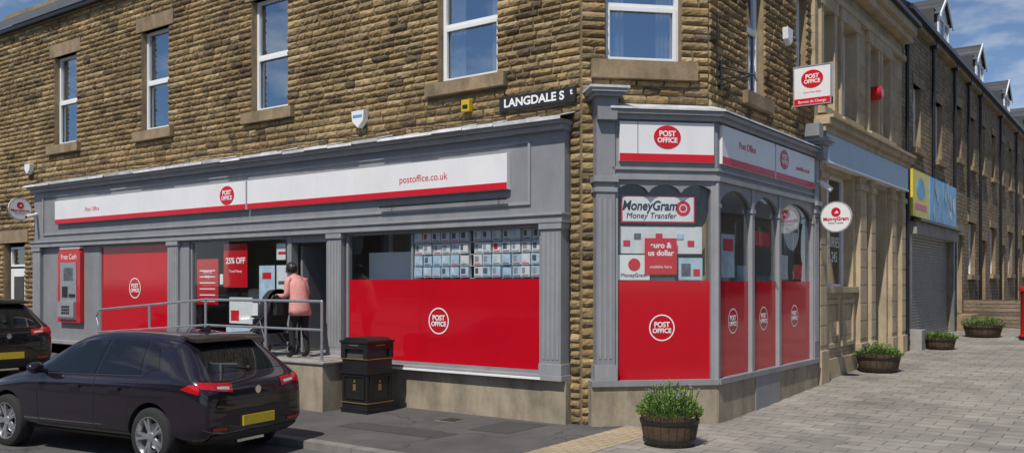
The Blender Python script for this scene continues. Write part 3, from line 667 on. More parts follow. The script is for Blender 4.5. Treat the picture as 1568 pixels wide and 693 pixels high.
# ------------------------------------------------------------------ planters
def planter(loc,r,h,kind,seed,fh=.35):
    g=grp('barrel_planter',loc); rr=random.Random(seed); mb=MB(); n=22
    for i in range(n):
        a0=2*math.pi*(i+.04)/n; a1=2*math.pi*(i+.96)/n; j=rr.uniform(-.004,.004)
        prof=[(r*.82,0),(r*.92,h*.3),(r*.99,h*.65),(r+j,h)]
        v=[]
        for p,z in prof: v+=[(p*math.cos(a0),p*math.sin(a0),z),(p*math.cos(a1),p*math.sin(a1),z)]
        for p,z in((r*.9,h),(r*.9,h*.8)): v+=[(p*math.cos(a0),p*math.sin(a0),z),(p*math.cos(a1),p*math.sin(a1),z)]
        mb.add(v,[(2*k,2*k+1,2*k+3,2*k+2) for k in range(5)],wood)
    mb.lathe([(r*.80,0.005),(r*.90,h*.3),(r*.97,h*.65),(r*.975,h*.97)],40,soil)
    for z0,z1,f in((.12,.24,.895),(.70,.82,1.0)): mb.lathe([(r*f*.985+.004,h*z0),(r*f+.008,h*z0),(r*f*1.012+.008,h*z1),(r*f*1.0,h*z1)],40,blackp)
    mb.lathe([(0.001,h*.86),(r*.4,h*.9),(r*.93,h*.84)],30,soil)
    mb.build('barrel',g)
    mb=MB()
    for k in range(2300 if kind==0 else 1100):
        a=rr.uniform(0,2*math.pi); 
        if kind==0:
            q=r*1.12*math.sqrt(rr.random())
            top=fh*(1-.7*(q/(r*1.15))**2)*rr.uniform(.15,1.0)*(1+.38*math.sin(3*a+seed)); s=rr.uniform(.016,.042)
        else:
            q=r*1.15*math.sqrt(rr.random()); top=fh*(1-.6*(q/(r*1.15))**2)*rr.uniform(.1,1.0)*(1+.4*math.sin(2*a+seed)); s=rr.uniform(.02,.05)
        z=h*.86+top; x=q*math.cos(a); y=q*math.sin(a)
        d=Vector((x+rr.uniform(-.2,.2),y+rr.uniform(-.2,.2),rr.uniform(.1,.7))).normalized(); u=d.orthogonal().normalized(); u.rotate(Quaternion(d,rr.uniform(0,6.3)))
        c=Vector((x,y,z)); mt=leafm if rr.random()<(.75 if kind==0 else .3) else leafd
        mb.add([c-u*s*.28,c+d*s*1.0-u*s*.05,c+u*s*.28+d*s*.5,c+u*s*.1-d*s*.3],[(0,3,2,1)],mt)
    for k in range(90):
        a=rr.uniform(0,2*math.pi); q=r*.75*math.sqrt(rr.random()); x=q*math.cos(a);y=q*math.sin(a); H=h*.86+fh*rr.uniform(.8,1.45)*(1-.3*q/r)
        lx=x*1.25+rr.uniform(-.06,.06); ly=y*1.25+rr.uniform(-.06,.06)
        mb.cyl((x,y,h*.86),(lx,ly,H),.0035,leafd,n=4,caps=False)
        for t in (.5,.62,.74,.86,.97):
            p=Vector((x,y,h*.86)).lerp(Vector((lx,ly,H)),t); u=Vector((rr.uniform(-1,1),rr.uniform(-1,1),.5)).normalized()*.035; w=u.orthogonal().normalized()*.009
            mb.add([p-w,p+u,p+w],[(0,2,1)],leafm)
        if kind==0 and rr.random()<.15: mb.cyl((lx,ly,H-.01),(lx+.005,ly,H+.04),.007,flower,r1=.003,n=5)
    mb.build('foliage',g); return g
planter((1.76,-.50,0),.36,.40,0,2,.34)
planter((2.0,8.7,zg(0,8.7)),.42,.38,1,5,.2)
planter((2.55,18.2,zg(0,18.2)),.5,.35,1,9,.25)
planter((2.2,14.0,zg(0,14)),.35,.3,1,12,.15)

# ------------------------------------------------------------------ stone bank building
BK=grp('stone_bank_building',(1.38,0,0),rad(90)); mb=MB(); Yb=-.10
up=[(6.55,7.25,5.45,7.3),(7.85,8.85,5.45,7.3),(9.9,10.6,5.45,7.3),(11.0,11.7,5.45,7.3)]
gd=[(6.75,8.75,1.95,4.2),(10.35,11.55,.2,4.2)]
wall(mb,6.2,13.1,-.1,8.4,Yb,up+gd,ashlar,.3,sandl)
mb.quad((6.2,Yb,-.1),(6.2,5,-.1),(6.2,5,8.4),(6.2,Yb,8.4),ashlar)
mb.box(6.15,13.15,Yb-.28,Yb,4.98,5.10,sandl); mb.box(6.18,13.12,Yb-.20,Yb,4.86,4.98,sandl); mb.box(6.2,13.1,Yb-.34,Yb-.002,5.10,5.16,sandl)
mb.box(6.15,13.15,Yb-.1,Yb,7.55,7.68,sandl)
mb.box(6.15,13.15,Yb-.35,Yb,8.15,8.35,sandl); mb.box(6.15,13.15,Yb-.25,Yb,7.98,8.15,sandl); mb.box(6.1,13.2,Yb-.45,Yb+.3,8.35,8.45,blackp)
for a,b,c,d in up:
    mb.box(a-.16,a,Yb-.06,Yb,c-.1,d+.0,sandl); mb.box(b,b+.16,Yb-.06,Yb,c-.1,d,sandl); mb.box(a-.2,b+.2,Yb-.08,Yb,d,d+.25,sandl); mb.box(a-.2,b+.2,Yb-.14,Yb,c-.22,c-.1,sandl)
for a,b in((6.22,6.62),(8.95,9.45),(9.85,10.2),(11.7,12.1),(12.7,13.08)):
    mb.box(a,b,Yb-.09,Yb,.0,4.3,sandl); mb.box(a-.04,b+.04,Yb-.13,Yb-.0,.0,.75,sandl); mb.box(a-.04,b+.04,Yb-.13,Yb,4.0,4.12,sandl)
    for k in range(8): mb.box(a+.01,b-.01,Yb-.10,Yb-.09,.85+k*.38,1.20+k*.38,sandl)
mb.box(6.66,8.9,Yb-.08,Yb,1.83,1.95,sandl); mb.box(6.62,8.95,Yb-.05,Yb,.0,.55,sandl)
for a,b in((6.8,7.65),(7.85,8.7)): frame(mb,a,b,.75,1.7,Yb,.09,.04,sandl)
mb.build('ashlar_front',BK,.006)
mb=MB(); mb.box(6.35,13.0,Yb-.17,Yb-.0,4.33,4.86,bluefascia); mb.box(6.35,13.0,Yb-.19,Yb,4.29,4.33,white); mb.build('blank_fascia',BK,.004)
mb=MB()
for w in up: window(mb,*w,Yb+.2,glassu,(.5,),0,'blind')
window(mb,*gd[0],Yb+.2,glasst,(.72,),0,None,mull=(.45,)); window(mb,10.35,11.55,2.9,4.2,Yb+.25,glasst,())
mb.box(10.35,11.55,Yb+.25,Yb+.32,.2,2.9,interiord); frame(mb,10.4,10.92,.5,2.7,Yb+.25,.08,.02,white)
mb.build('bank_windows',BK)
text('TO LET\nENQUIRIES\n0113 245',.30,whitetxt,7.75,Yb+.19,2.85,BK,sx=.9)
mb=MB()
def downpipe(mb,x,y,z0,z1):
    mb.cyl((x,y,z0),(x,y,z1),.05,blackp,n=10)
    k=z0+.4
    while k<z1: mb.cyl((x,y,k),(x,y,k+.08),.062,blackp,n=10); k+=1.8
    mb.box(x-.12,x+.12,y-.1,y+.08,z1-.05,z1+.15,blackp)
downpipe(mb,13.25,-.2,.3,8.1); mb.build('downpipe',BK)
mb=MB(); mb.quad((6.2,-.2,8.45),(13.1,-.2,8.45),(13.1,4,10.8),(6.2,4,10.8),slate); mb.build('bank_roof',BK)

# ------------------------------------------------------------------ terraced row
TR=grp('terraced_houses',(1.38,0,0),rad(90)); mb=MB(); Yt=-.05
ops=[(14.0,19.7,.3,3.5)]; wins=[]
for i,(a,b) in enumerate(((14.6,15.5),(17.5,18.4))): wins.append((a,b,5.6,7.3))
h0=20.2
while h0<62:
    for a,b,c,d in((.5,1.4,5.8,7.5),(3.0,3.9,5.8,7.5),(2.7,4.0,2.1,3.9)): wins.append((h0+a,h0+b,c+zg(0,h0)*.4,d+zg(0,h0)*.4))
    ops.append((h0+.6,h0+1.5,.9,3.6)); h0+=4.8
wall(mb,13.1,63,-.1,9.0,Yt,wins+ops,rubble,.2,sandst)
for w in wins: dress(mb,*w,Yt,.25,.15,ext=.15)
for o in ops[1:]: mb.box(o[0]-.15,o[1]+.15,Yt-.05,Yt+.1,o[3],o[3]+.3,sandst)
mb.quad((13.1,Yt,8.2),(13.1,Yt+6,8.2),(13.1,Yt+6,9),(13.1,Yt,9),rubble)
mb.box(13.1,63,Yt-.16,Yt,8.72,8.86,sandst)
mb.box(13.1,63,Yt-.3,Yt-.16,8.86,8.98,blackp)
mb.quad((13.0,Yt-.25,8.98),(63,Yt-.25,8.98),(63,3.8,11.9),(13.0,3.8,11.9),slate)
mb.add([(13.1,Yt,8.9),(13.1,3.8,11.85),(13.1,7.5,8.9)],[(0,1,2)],rubble)
mb.build('stone_front',TR)
mb=MB()
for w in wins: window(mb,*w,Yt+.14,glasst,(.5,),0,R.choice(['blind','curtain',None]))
for o in ops[1:]:
    mb.box(o[0],o[1],Yt+.12,Yt+.17,.3,3.0,R.choice([signr,blackp,white,interiord])); window(mb,o[0],o[1],3.0,3.6,Yt+.12,glasst,())
mb.build('house_windows',TR)
mb=MB()
for x in(20.0,24.9,29.8,34.6,39.4): downpipe(mb,x,-.13,.6,8.7)
for x in(16.8,22.5): downpipe(mb,x,-.13,4.9,8.7)
mb.build('downpipes',TR)
def dormer(a,b):
    mb=MB(); zb=9.15; zt=10.35; pk=11.05; f=.25
    mb.box(a,b,f,2.2,zb-.1,zt,slate)
    mb.add([(a-.15,f-.12,zt-.05),((a+b)/2,f-.12,pk),((a+b)/2,3.2,pk),(a-.15,3.2,zt-.05),(b+.15,f-.12,zt-.05),(b+.15,3.2,zt-.05)],[(0,1,2,3),(1,4,5,2)],slate)
    mb.add([(a-.02,f-.01,zt-.02),(b+.02,f-.01,zt-.02),((a+b)/2,f-.01,pk-.08)],[(0,1,2)],white)
    mb.prism([(a-.15,zt-.16),((a+b)/2,pk-.10),(b+.15,zt-.16),(b+.15,zt-.04),((a+b)/2,pk+.02),(a-.15,zt-.04)],f-.15,f-.11,white)
    window(mb,a+.1,b-.1,zb+.05,zt-.08,f-.05,glasst,(),0,None,mull=(.5,)); mb.box(a,a+.1,f-.05,f,zb-.1,zt,white); mb.box(b-.1,b,f-.05,f,zb-.1,zt,white)
    mb.build('dormer',TR)
for a in(19.3,26.2,33.5,41): dormer(a,a+1.7)
mb=MB()
for x in(24.9,34.6,44.3):
    mb.box(x-.35,x+.35,2.8,4.6,10.5,13.2,rubbled); mb.box(x-.42,x+.42,2.75,4.65,13.0,13.15,sandst)
    for q in range(4): mb.cyl((x,3.0+q*.45,13.15),(x,3.0+q*.45,13.6),.13,sandst,r1=.1,n=12)
mb.build('chimneys',TR)
mb=MB()
z=.3
while z<3.4:
    mb.add([(14.0,.03,z),(19.7,.03,z),(19.7,.005,z+.055),(14.0,.005,z+.055),(14.0,.03,z+.08),(19.7,.03,z+.08)],[(0,1,2,3),(3,2,5,4)],shutter); z+=.08
mb.box(13.9,19.8,-.28,-.04,3.30,3.62,concg); mb.box(13.8,19.9,-.4,-.05,3.62,3.68,blackp)
mb.box(13.75,14.0,-.15,-.05,.2,3.3,shutter); mb.box(19.7,19.95,-.15,-.05,.2,3.3,shutter)
mb.build('roller_shutter',TR)
SG=grp('shop_sign_boards',(1.38,0,0),rad(90)); mb=MB()
mb.box(13.75,15.7,-.22,-.16,3.75,4.95,yellow); mb.box(15.8,17.7,-.22,-.16,3.75,4.95,bluesign); mb.box(17.75,19.7,-.22,-.16,3.75,4.95,bluesign)
mb.disc(14.7,4.5,.5,.28,-.222,.004,bluesign); mb.box(14.0,15.4,-.226,-.222,3.95,4.1,signr)
for k in range(14):
    cx=R.uniform(15.95,19.5); cz=R.uniform(4.0,4.8)
    if abs(cx-17.72)>.25: mb.disc(cx,cz,R.uniform(.08,.2),R.uniform(.1,.28),-.222-k*.0007,.003,R.choice([cardb,cardw,bluefascia]),n=14)
mb.build('boards',SG)
GW=grp('garden_wall',(1.38,0,0),rad(90)); mb=MB()
mb.box(13.4,14.0,-.5,-.06,.2,.85,concg); mb.box(22.0,31,-1.75,-1.45,.3,1.35,rubbled); mb.box(22,31,-1.8,-1.4,1.35,1.42,sandst)
for i in range(4): mb.box(20.2,21.9,-1.6+i*.35,-.06,.4+.16*i,.56+.16*i,sandst)
mb.box(21.9,22.15,-1.8,-.06,.3,1.5,rubbled)
mb.build('wall_and_steps',GW)
PB=grp('pillar_post_box',(3.80,17.6,zg(0,17.6))); mb=MB()
mb.lathe([(.0,0),(.27,0),(.27,.12),(.245,.14),(.235,.2),(.235,1.25),(.25,1.27),(.25,1.33),(.28,1.35),(.28,1.40),(.24,1.44),(.12,1.53),(0.001,1.56)],28,redbox)
mb.lathe([(.272,.0),(.275,0),(.275,.10),(.26,.10)],28,blackp); mb.box(-.11,.11,-.26,-.22,1.12,1.16,blackp); mb.box(-.07,.07,-.245,-.23,.85,1.0,signw)
mb.build('box_body',PB)
TS=grp('traffic_sign',(3.62,22,zg(0,22))); mb=MB(); mb.cyl((0,0,0),(0,0,3.6),.035,galv,n=10)
mb.disc(0,3.3,.3,.3,-.04,.006,signr); mb.disc(0,3.3,.22,.22,-.047,.003,signw); mb.build('post_and_plate',TS)

def block(nm,loc,rz,L,h):
    g=grp(nm,loc,rz); mb=MB(); w=[]
    x=1.0
    while x<L-4:
        w+=[(x,x+1.1,.9,2.5),(x,x+1.1,4.0,5.6),(x+2.4,x+3.4,4.0,5.6)]; x+=5
    wall(mb,0,L,-.2,h,0,w,rubble,.2,sandst)
    for q in w: dress(mb,*q,0,.25,.15)
    mb.quad((0,-.2,h),(L,-.2,h),(L,4,h+2.6),(0,4,h+2.6),slate); mb.quad((0,4,h+2.6),(L,4,h+2.6),(L,8,h),(0,8,h),slate)
    for X in(0,L): mb.add([(X,0,-.2),(X,8,-.2),(X,8,h),(X,4,h+2.6),(X,0,h)],[(0,1,2,3,4)],rubble)
    mb.quad((0,8,-.2),(L,8,-.2),(L,8,h),(0,8,h),rubble)
    for q in w:
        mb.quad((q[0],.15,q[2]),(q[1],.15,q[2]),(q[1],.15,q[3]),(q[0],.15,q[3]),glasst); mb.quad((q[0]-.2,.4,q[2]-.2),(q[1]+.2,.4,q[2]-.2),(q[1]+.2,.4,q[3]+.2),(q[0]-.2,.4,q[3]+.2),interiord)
        frame(mb,q[0],q[1],q[2],q[3],.15,.07,.04,white)
    x=1+1.5
    while x<L-3: mb.box(x-.1,x+.8,.08,.12,0,2.1,R.choice([blackp,signr,white])); x+=5
    mb.build('walls_and_roof',g)
block('terraced_block',(10,-31,0),rad(180),60,6.2)
block('terraced_block',(20,62,.6),rad(-90),66,6.2)

# ------------------------------------------------------------------ cars
def evalmesh(o):
    bpy.context.view_layer.update(); dg=bpy.context.evaluated_depsgraph_get(); e=o.evaluated_get(dg); return bpy.data.meshes.new_from_object(e,preserve_all_data_layers=False,depsgraph=dg)
tyre=M('tyre_rubber',(.02,.02,.021),.85,var=.2,vs=20,bump=.002,bs=80)
alloy=M('alloy_wheel',(.60,.61,.63),.3,metal=.85,var=.05)
cglass=M('car_glass',(.010,.012,.014),.02,var=0,spec=.6)
tail=M('tail_light',(.45,.008,.012),.1,coat=1,var=.3,vs=30)
tailc=M('lamp_clear',(.6,.55,.52),.1,coat=1)
plate=M('number_plate_yellow',(.65,.48,.03),.5,var=.12,vs=14)
chrome=M('chrome',(.7,.7,.7),.12,metal=1,var=0)
plast=M('black_plastic',(.02,.02,.02),.6,var=.1)
def carpaint(name,c):
    m=M(name,c,.22,metal=.0,var=.06,coat=1,spec=.3); return m
def make_car(name,loc,rz,paintm,plates=True):
    g=grp(name,loc,rz)
    st=[(0.00,.72,.34,.66,.70,.74,.50,.79,.80),(0.04,.80,.28,.74,.78,.84,.62,.90,.915),(0.14,.86,.24,.82,.835,.93,.68,.985,1.0),(0.30,.888,.21,.87,.86,.955,.66,1.12,1.15),
     (0.55,.90,.20,.88,.865,.96,.62,1.315,1.35),(0.70,.905,.20,.88,.87,.955,.60,1.365,1.41),(1.40,.91,.20,.87,.87,.945,.60,1.40,1.452),(2.05,.91,.2,.86,.87,.93,.60,1.395,1.445),
     (2.45,.91,.2,.85,.87,.915,.61,1.33,1.375),(3.02,.905,.2,.83,.855,.90,.70,1.02,1.06),(3.22,.90,.2,.81,.84,.88,.70,.94,.972),(3.70,.89,.2,.76,.80,.83,.62,.87,.90),
     (4.02,.84,.22,.66,.74,.74,.5,.78,.80),(4.20,.74,.26,.56,.66,.62,.4,.65,.67),(4.28,.60,.32,.48,.54,.54,.33,.56,.57)]
    V=[];F=[]
    for (x,w,zb,zs,wb,zl,yr,zr,zt) in st:
        half=[(0,zb),(.7*w,zb),(.965*w,zb+.09),(w,.45 if x>0 else .46),(w*.985,.64*zs/.85),(w*.985,zs-.03),(w*.97,zs),(wb,zl),(yr,zr),(yr*.72,zt-.008),(0,zt)]
        ringp=half+[(-y,z) for y,z in half[-2:0:-1]]
        for y,z in ringp: V.append((x,y,z))
    n=20
    for i in range(len(st)-1):
        for j in range(n): F.append((i*n+j,i*n+(j+1)%n,(i+1)*n+(j+1)%n,(i+1)*n+j))
    F.append(tuple(range(n-1,-1,-1))); o0=(len(st)-1)*n; F.append(tuple(o0+j for j in range(n)))
    me=bpy.data.meshes.new('b'); me.from_pydata(V,[],F); bm=bmesh.new(); bm.from_mesh(me); bmesh.ops.recalc_face_normals(bm,faces=bm.faces); bm.to_mesh(me); bm.free()
    body=bpy.data.objects.new('body_tmp',me); COL.objects.link(body)
    s=body.modifiers.new('s','SUBSURF'); s.levels=3; s.render_levels=3
    solid=evalmesh(body)
    bvh=BVHTree.FromPolygons([v.co.copy() for v in solid.vertices],[tuple(p.vertices) for p in solid.polygons])
    cuts=[]
    for wx in(.80,3.44):
        for sy in(-1,1):
            c=MB(); c.cyl((wx,sy*.62,.33),(wx,sy*1.2,.33),.365,plast,n=48); co=c.build('cut'); cuts.append(co)
            b=body.modifiers.new('b','BOOLEAN'); b.operation='DIFFERENCE'; b.object=co; b.solver='EXACT'
    fm=evalmesh(body)
    for c in cuts+[body]: bpy.data.objects.remove(c)
    fm.materials.clear(); fm.materials.append(paintm); fm.materials.append(plast)
    for p in fm.polygons:
        p.use_smooth=True; c=p.center
        p.material_index=1 if (c.z<.30 and abs(c.y)>.0 and (c.x<.35)) or c.z<.235 else 0
        if any(math.hypot(c.x-wx,c.z-.33)<.368 and abs(c.y)<.86 for wx in(.80,3.44)): p.material_index=1
    fm.set_sharp_from_angle(angle=rad(35))
    bo=bpy.data.objects.new('body_shell',fm); COL.objects.link(bo); bo.parent=g
    mb=MB()
    def patch(q,mode,mat,off=.004,nu=12,nv=8,both=True):
        for sgn in((1,-1) if both else (1,)):
            v=[];ok=True
            for j in range(nv+1):
                for i in range(nu+1):
                    u=i/nu;t=j/nv
                    a=(q[0][0]*(1-u)+q[1][0]*u)*(1-t)+(q[3][0]*(1-u)+q[2][0]*u)*t
                    b=(q[0][1]*(1-u)+q[1][1]*u)*(1-t)+(q[3][1]*(1-u)+q[2][1]*u)*t
                    if mode=='side': h=bvh.ray_cast(Vector((a,sgn*2,b)),Vector((0,-sgn,0)))
                    elif mode=='rear': h=bvh.ray_cast(Vector((-2,sgn*a,b)),Vector((1,0,0)))
                    elif mode=='front': h=bvh.ray_cast(Vector((6,sgn*a,b)),Vector((-1,0,0)))
                    elif mode=='top': h=bvh.ray_cast(Vector((a,sgn*b,3)),Vector((0,0,-1)))
                    if h[0] is None: 
                        ok=False; break
                    nn=h[1]; 
                    d={'side':Vector((0,sgn,0)),'rear':Vector((-1,0,0)),'front':Vector((1,0,0)),'top':Vector((0,0,1))}[mode]
                    if nn.dot(d)<0: nn=-nn
                    v.append(h[0]+nn*off)
                if not ok: break
            if ok: mb.add(v,[(j*(nu+1)+i,j*(nu+1)+i+1,(j+1)*(nu+1)+i+1,(j+1)*(nu+1)+i) for j in range(nv) for i in range(nu)],mat,True)
    patch([(1.02,.985),(1.74,.965),(1.74,1.345),(1.14,1.335)],'side',cglass)
    patch([(1.80,.962),(2.86,.945),(2.40,1.30),(1.80,1.345)],'side',cglass)
    patch([(.74,1.05),(.95,1.00),(1.07,1.325),(.90,1.27)],'side',cglass)
    patch([(-.60,1.01),(.60,1.01),(.53,1.32),(-.53,1.32)],'rear',cglass,both=False,nu=20)
    patch([(-.64,1.05),(.64,1.05),(.54,1.37),(-.54,1.37)],'front',cglass,both=False,nu=20)
    patch([(.95,.965),(2.88,.925),(2.88,.937),(.95,.978)],'side',plast,.006,30,1)
    patch([(.40,.80),(.80,.86),(.80,.93),(.40,.90)],'rear',tail,.008)
    patch([(.10,.80),(.34,.855),(.22,.91),(.12,.90)],'side',tail,.008,6,4)
    patch([(.45,.835),(.62,.85),(.62,.875),(.45,.865)],'rear',tailc,.011,6,3)
    patch([(.40,.66),(.80,.62),(.80,.74),(.55,.76)],'front',tailc,.006)
    patch([(-.45,.33),(.45,.33),(.40,.45),(-.40,.45)],'front',plast,.006,both=False)
    patch([(-.70,.28),(.70,.28),(.70,.36),(-.70,.36)],'rear',plast,.012,24,3,False)
    patch([(.50,.40),(.70,.41),(.70,.44),(.50,.43)],'rear',tail,.010,6,2)
    patch([(-.66,.600),(.66,.600),(.66,.608),(-.66,.608)],'rear',plast,.003,24,1,False)
    patch([(-.66,.655),(.66,.655),(.60,.72),(-.60,.72)],'rear',paintm,.010,24,3,False)
    for a,b in(((1.76,.34),(1.77,.95)),((2.78,.34),(2.86,.93)),((1.20,.62),(1.0,.95)),((1.16,.34),(1.2,.62))):
        patch([(a[0],a[1]),(a[0]+.009,a[1]),(b[0]+.009,b[1]),(b[0],b[1])],'side',plast,.0025,1,12)
    patch([(1.16,.34),(2.8,.34),(2.8,.348),(1.16,.348)],'side',plast,.0025,20,1)
    patch([(.6,.755),(3.1,.725),(3.1,.735),(.6,.765)],'side',paintm,.009,30,1)
    patch([(1.2,.225),(3.05,.225),(3.05,.30),(1.2,.30)],'side',plast,.01,20,2)
    for sy in(-1,1):
        for hx in(1.30,2.0):
            h=bvh.ray_cast(Vector((hx,sy*2,.80)),Vector((0,-sy,0)))[0]
            mb.box(hx,hx+.2,min(h.y,h.y+sy*.03),max(h.y,h.y+sy*.03),.80,.83,paintm)
        T=Matrix.Translation((2.72,sy*.98,1.0))@Matrix.Rotation(rad(8)*sy,4,'Z')
        mb.ball((0,0,0),(.07,.12,.07),paintm,14,8,T); mb.box(2.68,2.76,min(sy*.84,sy*.92),max(sy*.84,sy*.92),.94,.98,plast)
    mb.prism([(.52,1.345),(.42,1.335),(.46,1.37),(.70,1.415)],-.55,.55,paintm)
    mb.prism([(.78,1.41),(.98,1.43),(.80,1.50)],-.015,.015,paintm)
    mb.tube([(.155,.0,1.03),(.22,.34,1.07)],.008,plast,6); mb.cyl((.13,0,1.03),(.17,0,1.04),.025,plast,n=10)
    hb=bvh.ray_cast(Vector((-2,0,.80)),Vector((1,0,0)))[0]; mb.cyl((hb.x-.012,0,.80),(hb.x+.01,0,.80),.045,chrome,n=20)
    hb=bvh.ray_cast(Vector((-2,0,.50)),Vector((1,0,0)))[0]
    mb.box(hb.x-.02,hb.x-.006,-.26,.26,.42,.53,plate); mb.box(4.275,4.29,-.26,.26,.33,.44,white)
    mb.box(.12,.16,-.22,.22,.22,.25,chrome)
    mb.build('glass_lamps_and_trim',g,sharp=40)
    for i,(wx,sy) in enumerate(((.80,-1),(.80,1),(3.44,-1),(3.44,1))):
        mb=MB(); T=Matrix.Translation((wx,sy*.80,.32))@Matrix.Rotation(rad(90)*sy*-1,4,'X')
        mb.lathe([(.20,-.11),(.29,-.11),(.315,-.085),(.32,0),(.315,.085),(.29,.105),(.225,.108),(.215,.09)],40,tyre,T)
        mb.lathe([(.222,.107),(.212,.107),(.205,.06),(.19,-.08)],40,alloy,T); mb.lathe([(.001,-.03),(.195,-.03)],30,plast,T)
        mb.lathe([(.14,-.0),(.14,.012),(.05,.012)],24,galv,T)
        for k in range(5):
            for dk in(-.16,.16):
                a=2*math.pi*k/5+dk
                c1=Vector((math.cos(a-.0),math.sin(a),0)); pr=Vector((-math.sin(a),math.cos(a),0))
                aa=2*math.pi*k/5+dk*.5; c0=Vector((math.cos(aa),math.sin(aa),0))
                v=[c0*.04-pr*.02+Vector((0,0,.085)),c0*.04+pr*.02+Vector((0,0,.085)),c1*.208+pr*.013+Vector((0,0,.095)),c1*.208-pr*.013+Vector((0,0,.095))]
                v2=[p-Vector((0,0,.03)) for p in v]
                mb.add(v+v2,[(0,1,2,3),(7,6,5,4),(0,3,7,4),(1,5,6,2)],alloy,False,T)
        mb.lathe([(.001,.098),(.03,.098),(.055,.088),(.06,.05)],20,alloy,T)
        mb.build('wheel_%d'%(i+1),g)
    return g
blk=carpaint('car_paint_dark',(.012,.008,.014)); blk2=carpaint('car_paint_black',(.006,.006,.007))
def placecar(name,rx,ry,z,th,pm,sc=(1,1,1)):
    a=rad(th); ox=rx-.80*sc[0]*math.cos(a); oy=ry-.80*sc[0]*math.sin(a)
    g=make_car(name,(ox,oy,z),a,pm); g.scale=sc; return g
placecar('parked_car',-2.84,-3.93,-.10,188,blk,(1.02,1.0,1.06))
placecar('parked_car',-11.35,-2.80,-.10+zg(-12.0,0)-.02,181,blk2,(1.03,1.02,1.10))

# ------------------------------------------------------------------ woman + pushchair
skin=M('skin',(.50,.30,.22),.5,var=.06); hairm=M('dark_hair',(.015,.011,.009),.45,var=.3,vs=30); pink=M('pink_jacket',(.66,.30,.27),.8,var=.12,vs=14,bump=.004,bs=25)
trous=M('black_trousers',(.015,.015,.018),.85,var=.3,vs=12,bump=.003,bs=25); shoe=M('black_shoe',(.012,.012,.012),.4); lens=M('sunglass_lens',(.01,.01,.01),.1); lip=M('lips',(.4,.12,.1),.5); eyew=M('eye_white',(.7,.7,.7),.3)
def skinmesh(verts,edges,rads,root,lv=2):
    me=bpy.data.meshes.new('sk'); me.from_pydata([v for v in verts],edges,[]); o=bpy.data.objects.new('sk',me); COL.objects.link(o)
    m=o.modifiers.new('s','SKIN'); m.use_smooth_shade=True
    for i,r in enumerate(rads):
        r=r if isinstance(r,tuple) else (r,r); me.skin_vertices[0].data[i].radius=r
        me.skin_vertices[0].data[i].use_root=(i==root)
    s=o.modifiers.new('u','SUBSURF'); s.levels=lv; s.render_levels=lv
    e=evalmesh(o); bpy.data.objects.remove(o); return e
def absorb(mb,me,fn):
    o=len(mb.v); mb.v+= [tuple(v.co) for v in me.vertices]
    for p in me.polygons: mb.face([o+i for i in p.vertices],fn(p.center),True)
W=grp('woman',(-4.93,-.70,.78),rad(-6)); mb=MB()
V=[(0.02,0,.86),(-.01,0,1.0),(-.06,0,1.14),(-.11,0,1.27),(-.145,0,1.345),(-.175,0,1.40)]
E=[(0,1),(1,2),(2,3),(3,4),(4,5)]; RD=[(.135,.115),(.115,.10),(.13,.105),(.12,.095),(.055,.055),(.05,.05)]
for sy in(-1,1):
    b=len(V); V+=[(0.02,sy*.085,.80),(-.03+.05*sy,sy*.095,.46),(.03+.07*sy,sy*.095,.09),(-.03+.07*sy,sy*.10,.045),(-.13+.07*sy,sy*.105,.035)]
    E+=[(0,b),(b,b+1),(b+1,b+2),(b+2,b+3),(b+3,b+4)]; RD+=[.095,.062,.045,.042,.033]
    b=len(V); V+=[(-.11,sy*.10,1.31),(-.10,sy*.165,1.285),(-.06,sy*.205,1.05),(-.17,sy*.20,1.02),(-.30,sy*.17,1.03),(-.34,sy*.165,1.035)]
    E+=[(3,b),(b,b+1),(b+1,b+2),(b+2,b+3),(b+3,b+4),(b+4,b+5)]; RD+=[.07,.06,.048,.046,.034,.026]
def cf(c):
    if c.z<.105: return shoe
    if c.z<.84 and c.x>-.26: return trous
    if c.x<-.30 and c.z<1.12: return skin
    if c.z>1.365: return skin
    return pink
absorb(mb,skinmesh(V,E,RD,0),cf)
def loft(rings,mat,n=28):
    v=[];f=[]
    for (cx,cy,z,rx,ry) in rings:
        for i in range(n):
            a=2*math.pi*i/n; w=1+.02*math.sin(5*a+z*20); v.append((cx+rx*w*math.cos(a),cy+ry*w*math.sin(a),z))
    for j in range(len(rings)-1):
        for i in range(n): f.append((j*n+i,j*n+(i+1)%n,(j+1)*n+(i+1)%n,(j+1)*n+i))
    mb.add(v,f,mat,True)
loft([(0.01,0,.70,.135,.185),(.015,0,.705,.15,.20),(.015,0,.80,.15,.195),(0,0,.92,.14,.175),(-.02,0,1.02,.13,.16),(-.06,0,1.14,.14,.168),(-.095,0,1.24,.135,.17),(-.115,0,1.31,.10,.13),(-.14,0,1.355,.065,.07)],pink)
loft([(-.135,0,1.33,.075,.08),(-.15,0,1.38,.075,.075),(-.145,0,1.375,.06,.06)],pink)
HC=Vector((-.235,0,1.470)); HT=Matrix.Translation(HC)@Matrix.Rotation(rad(-24),4,'Y')
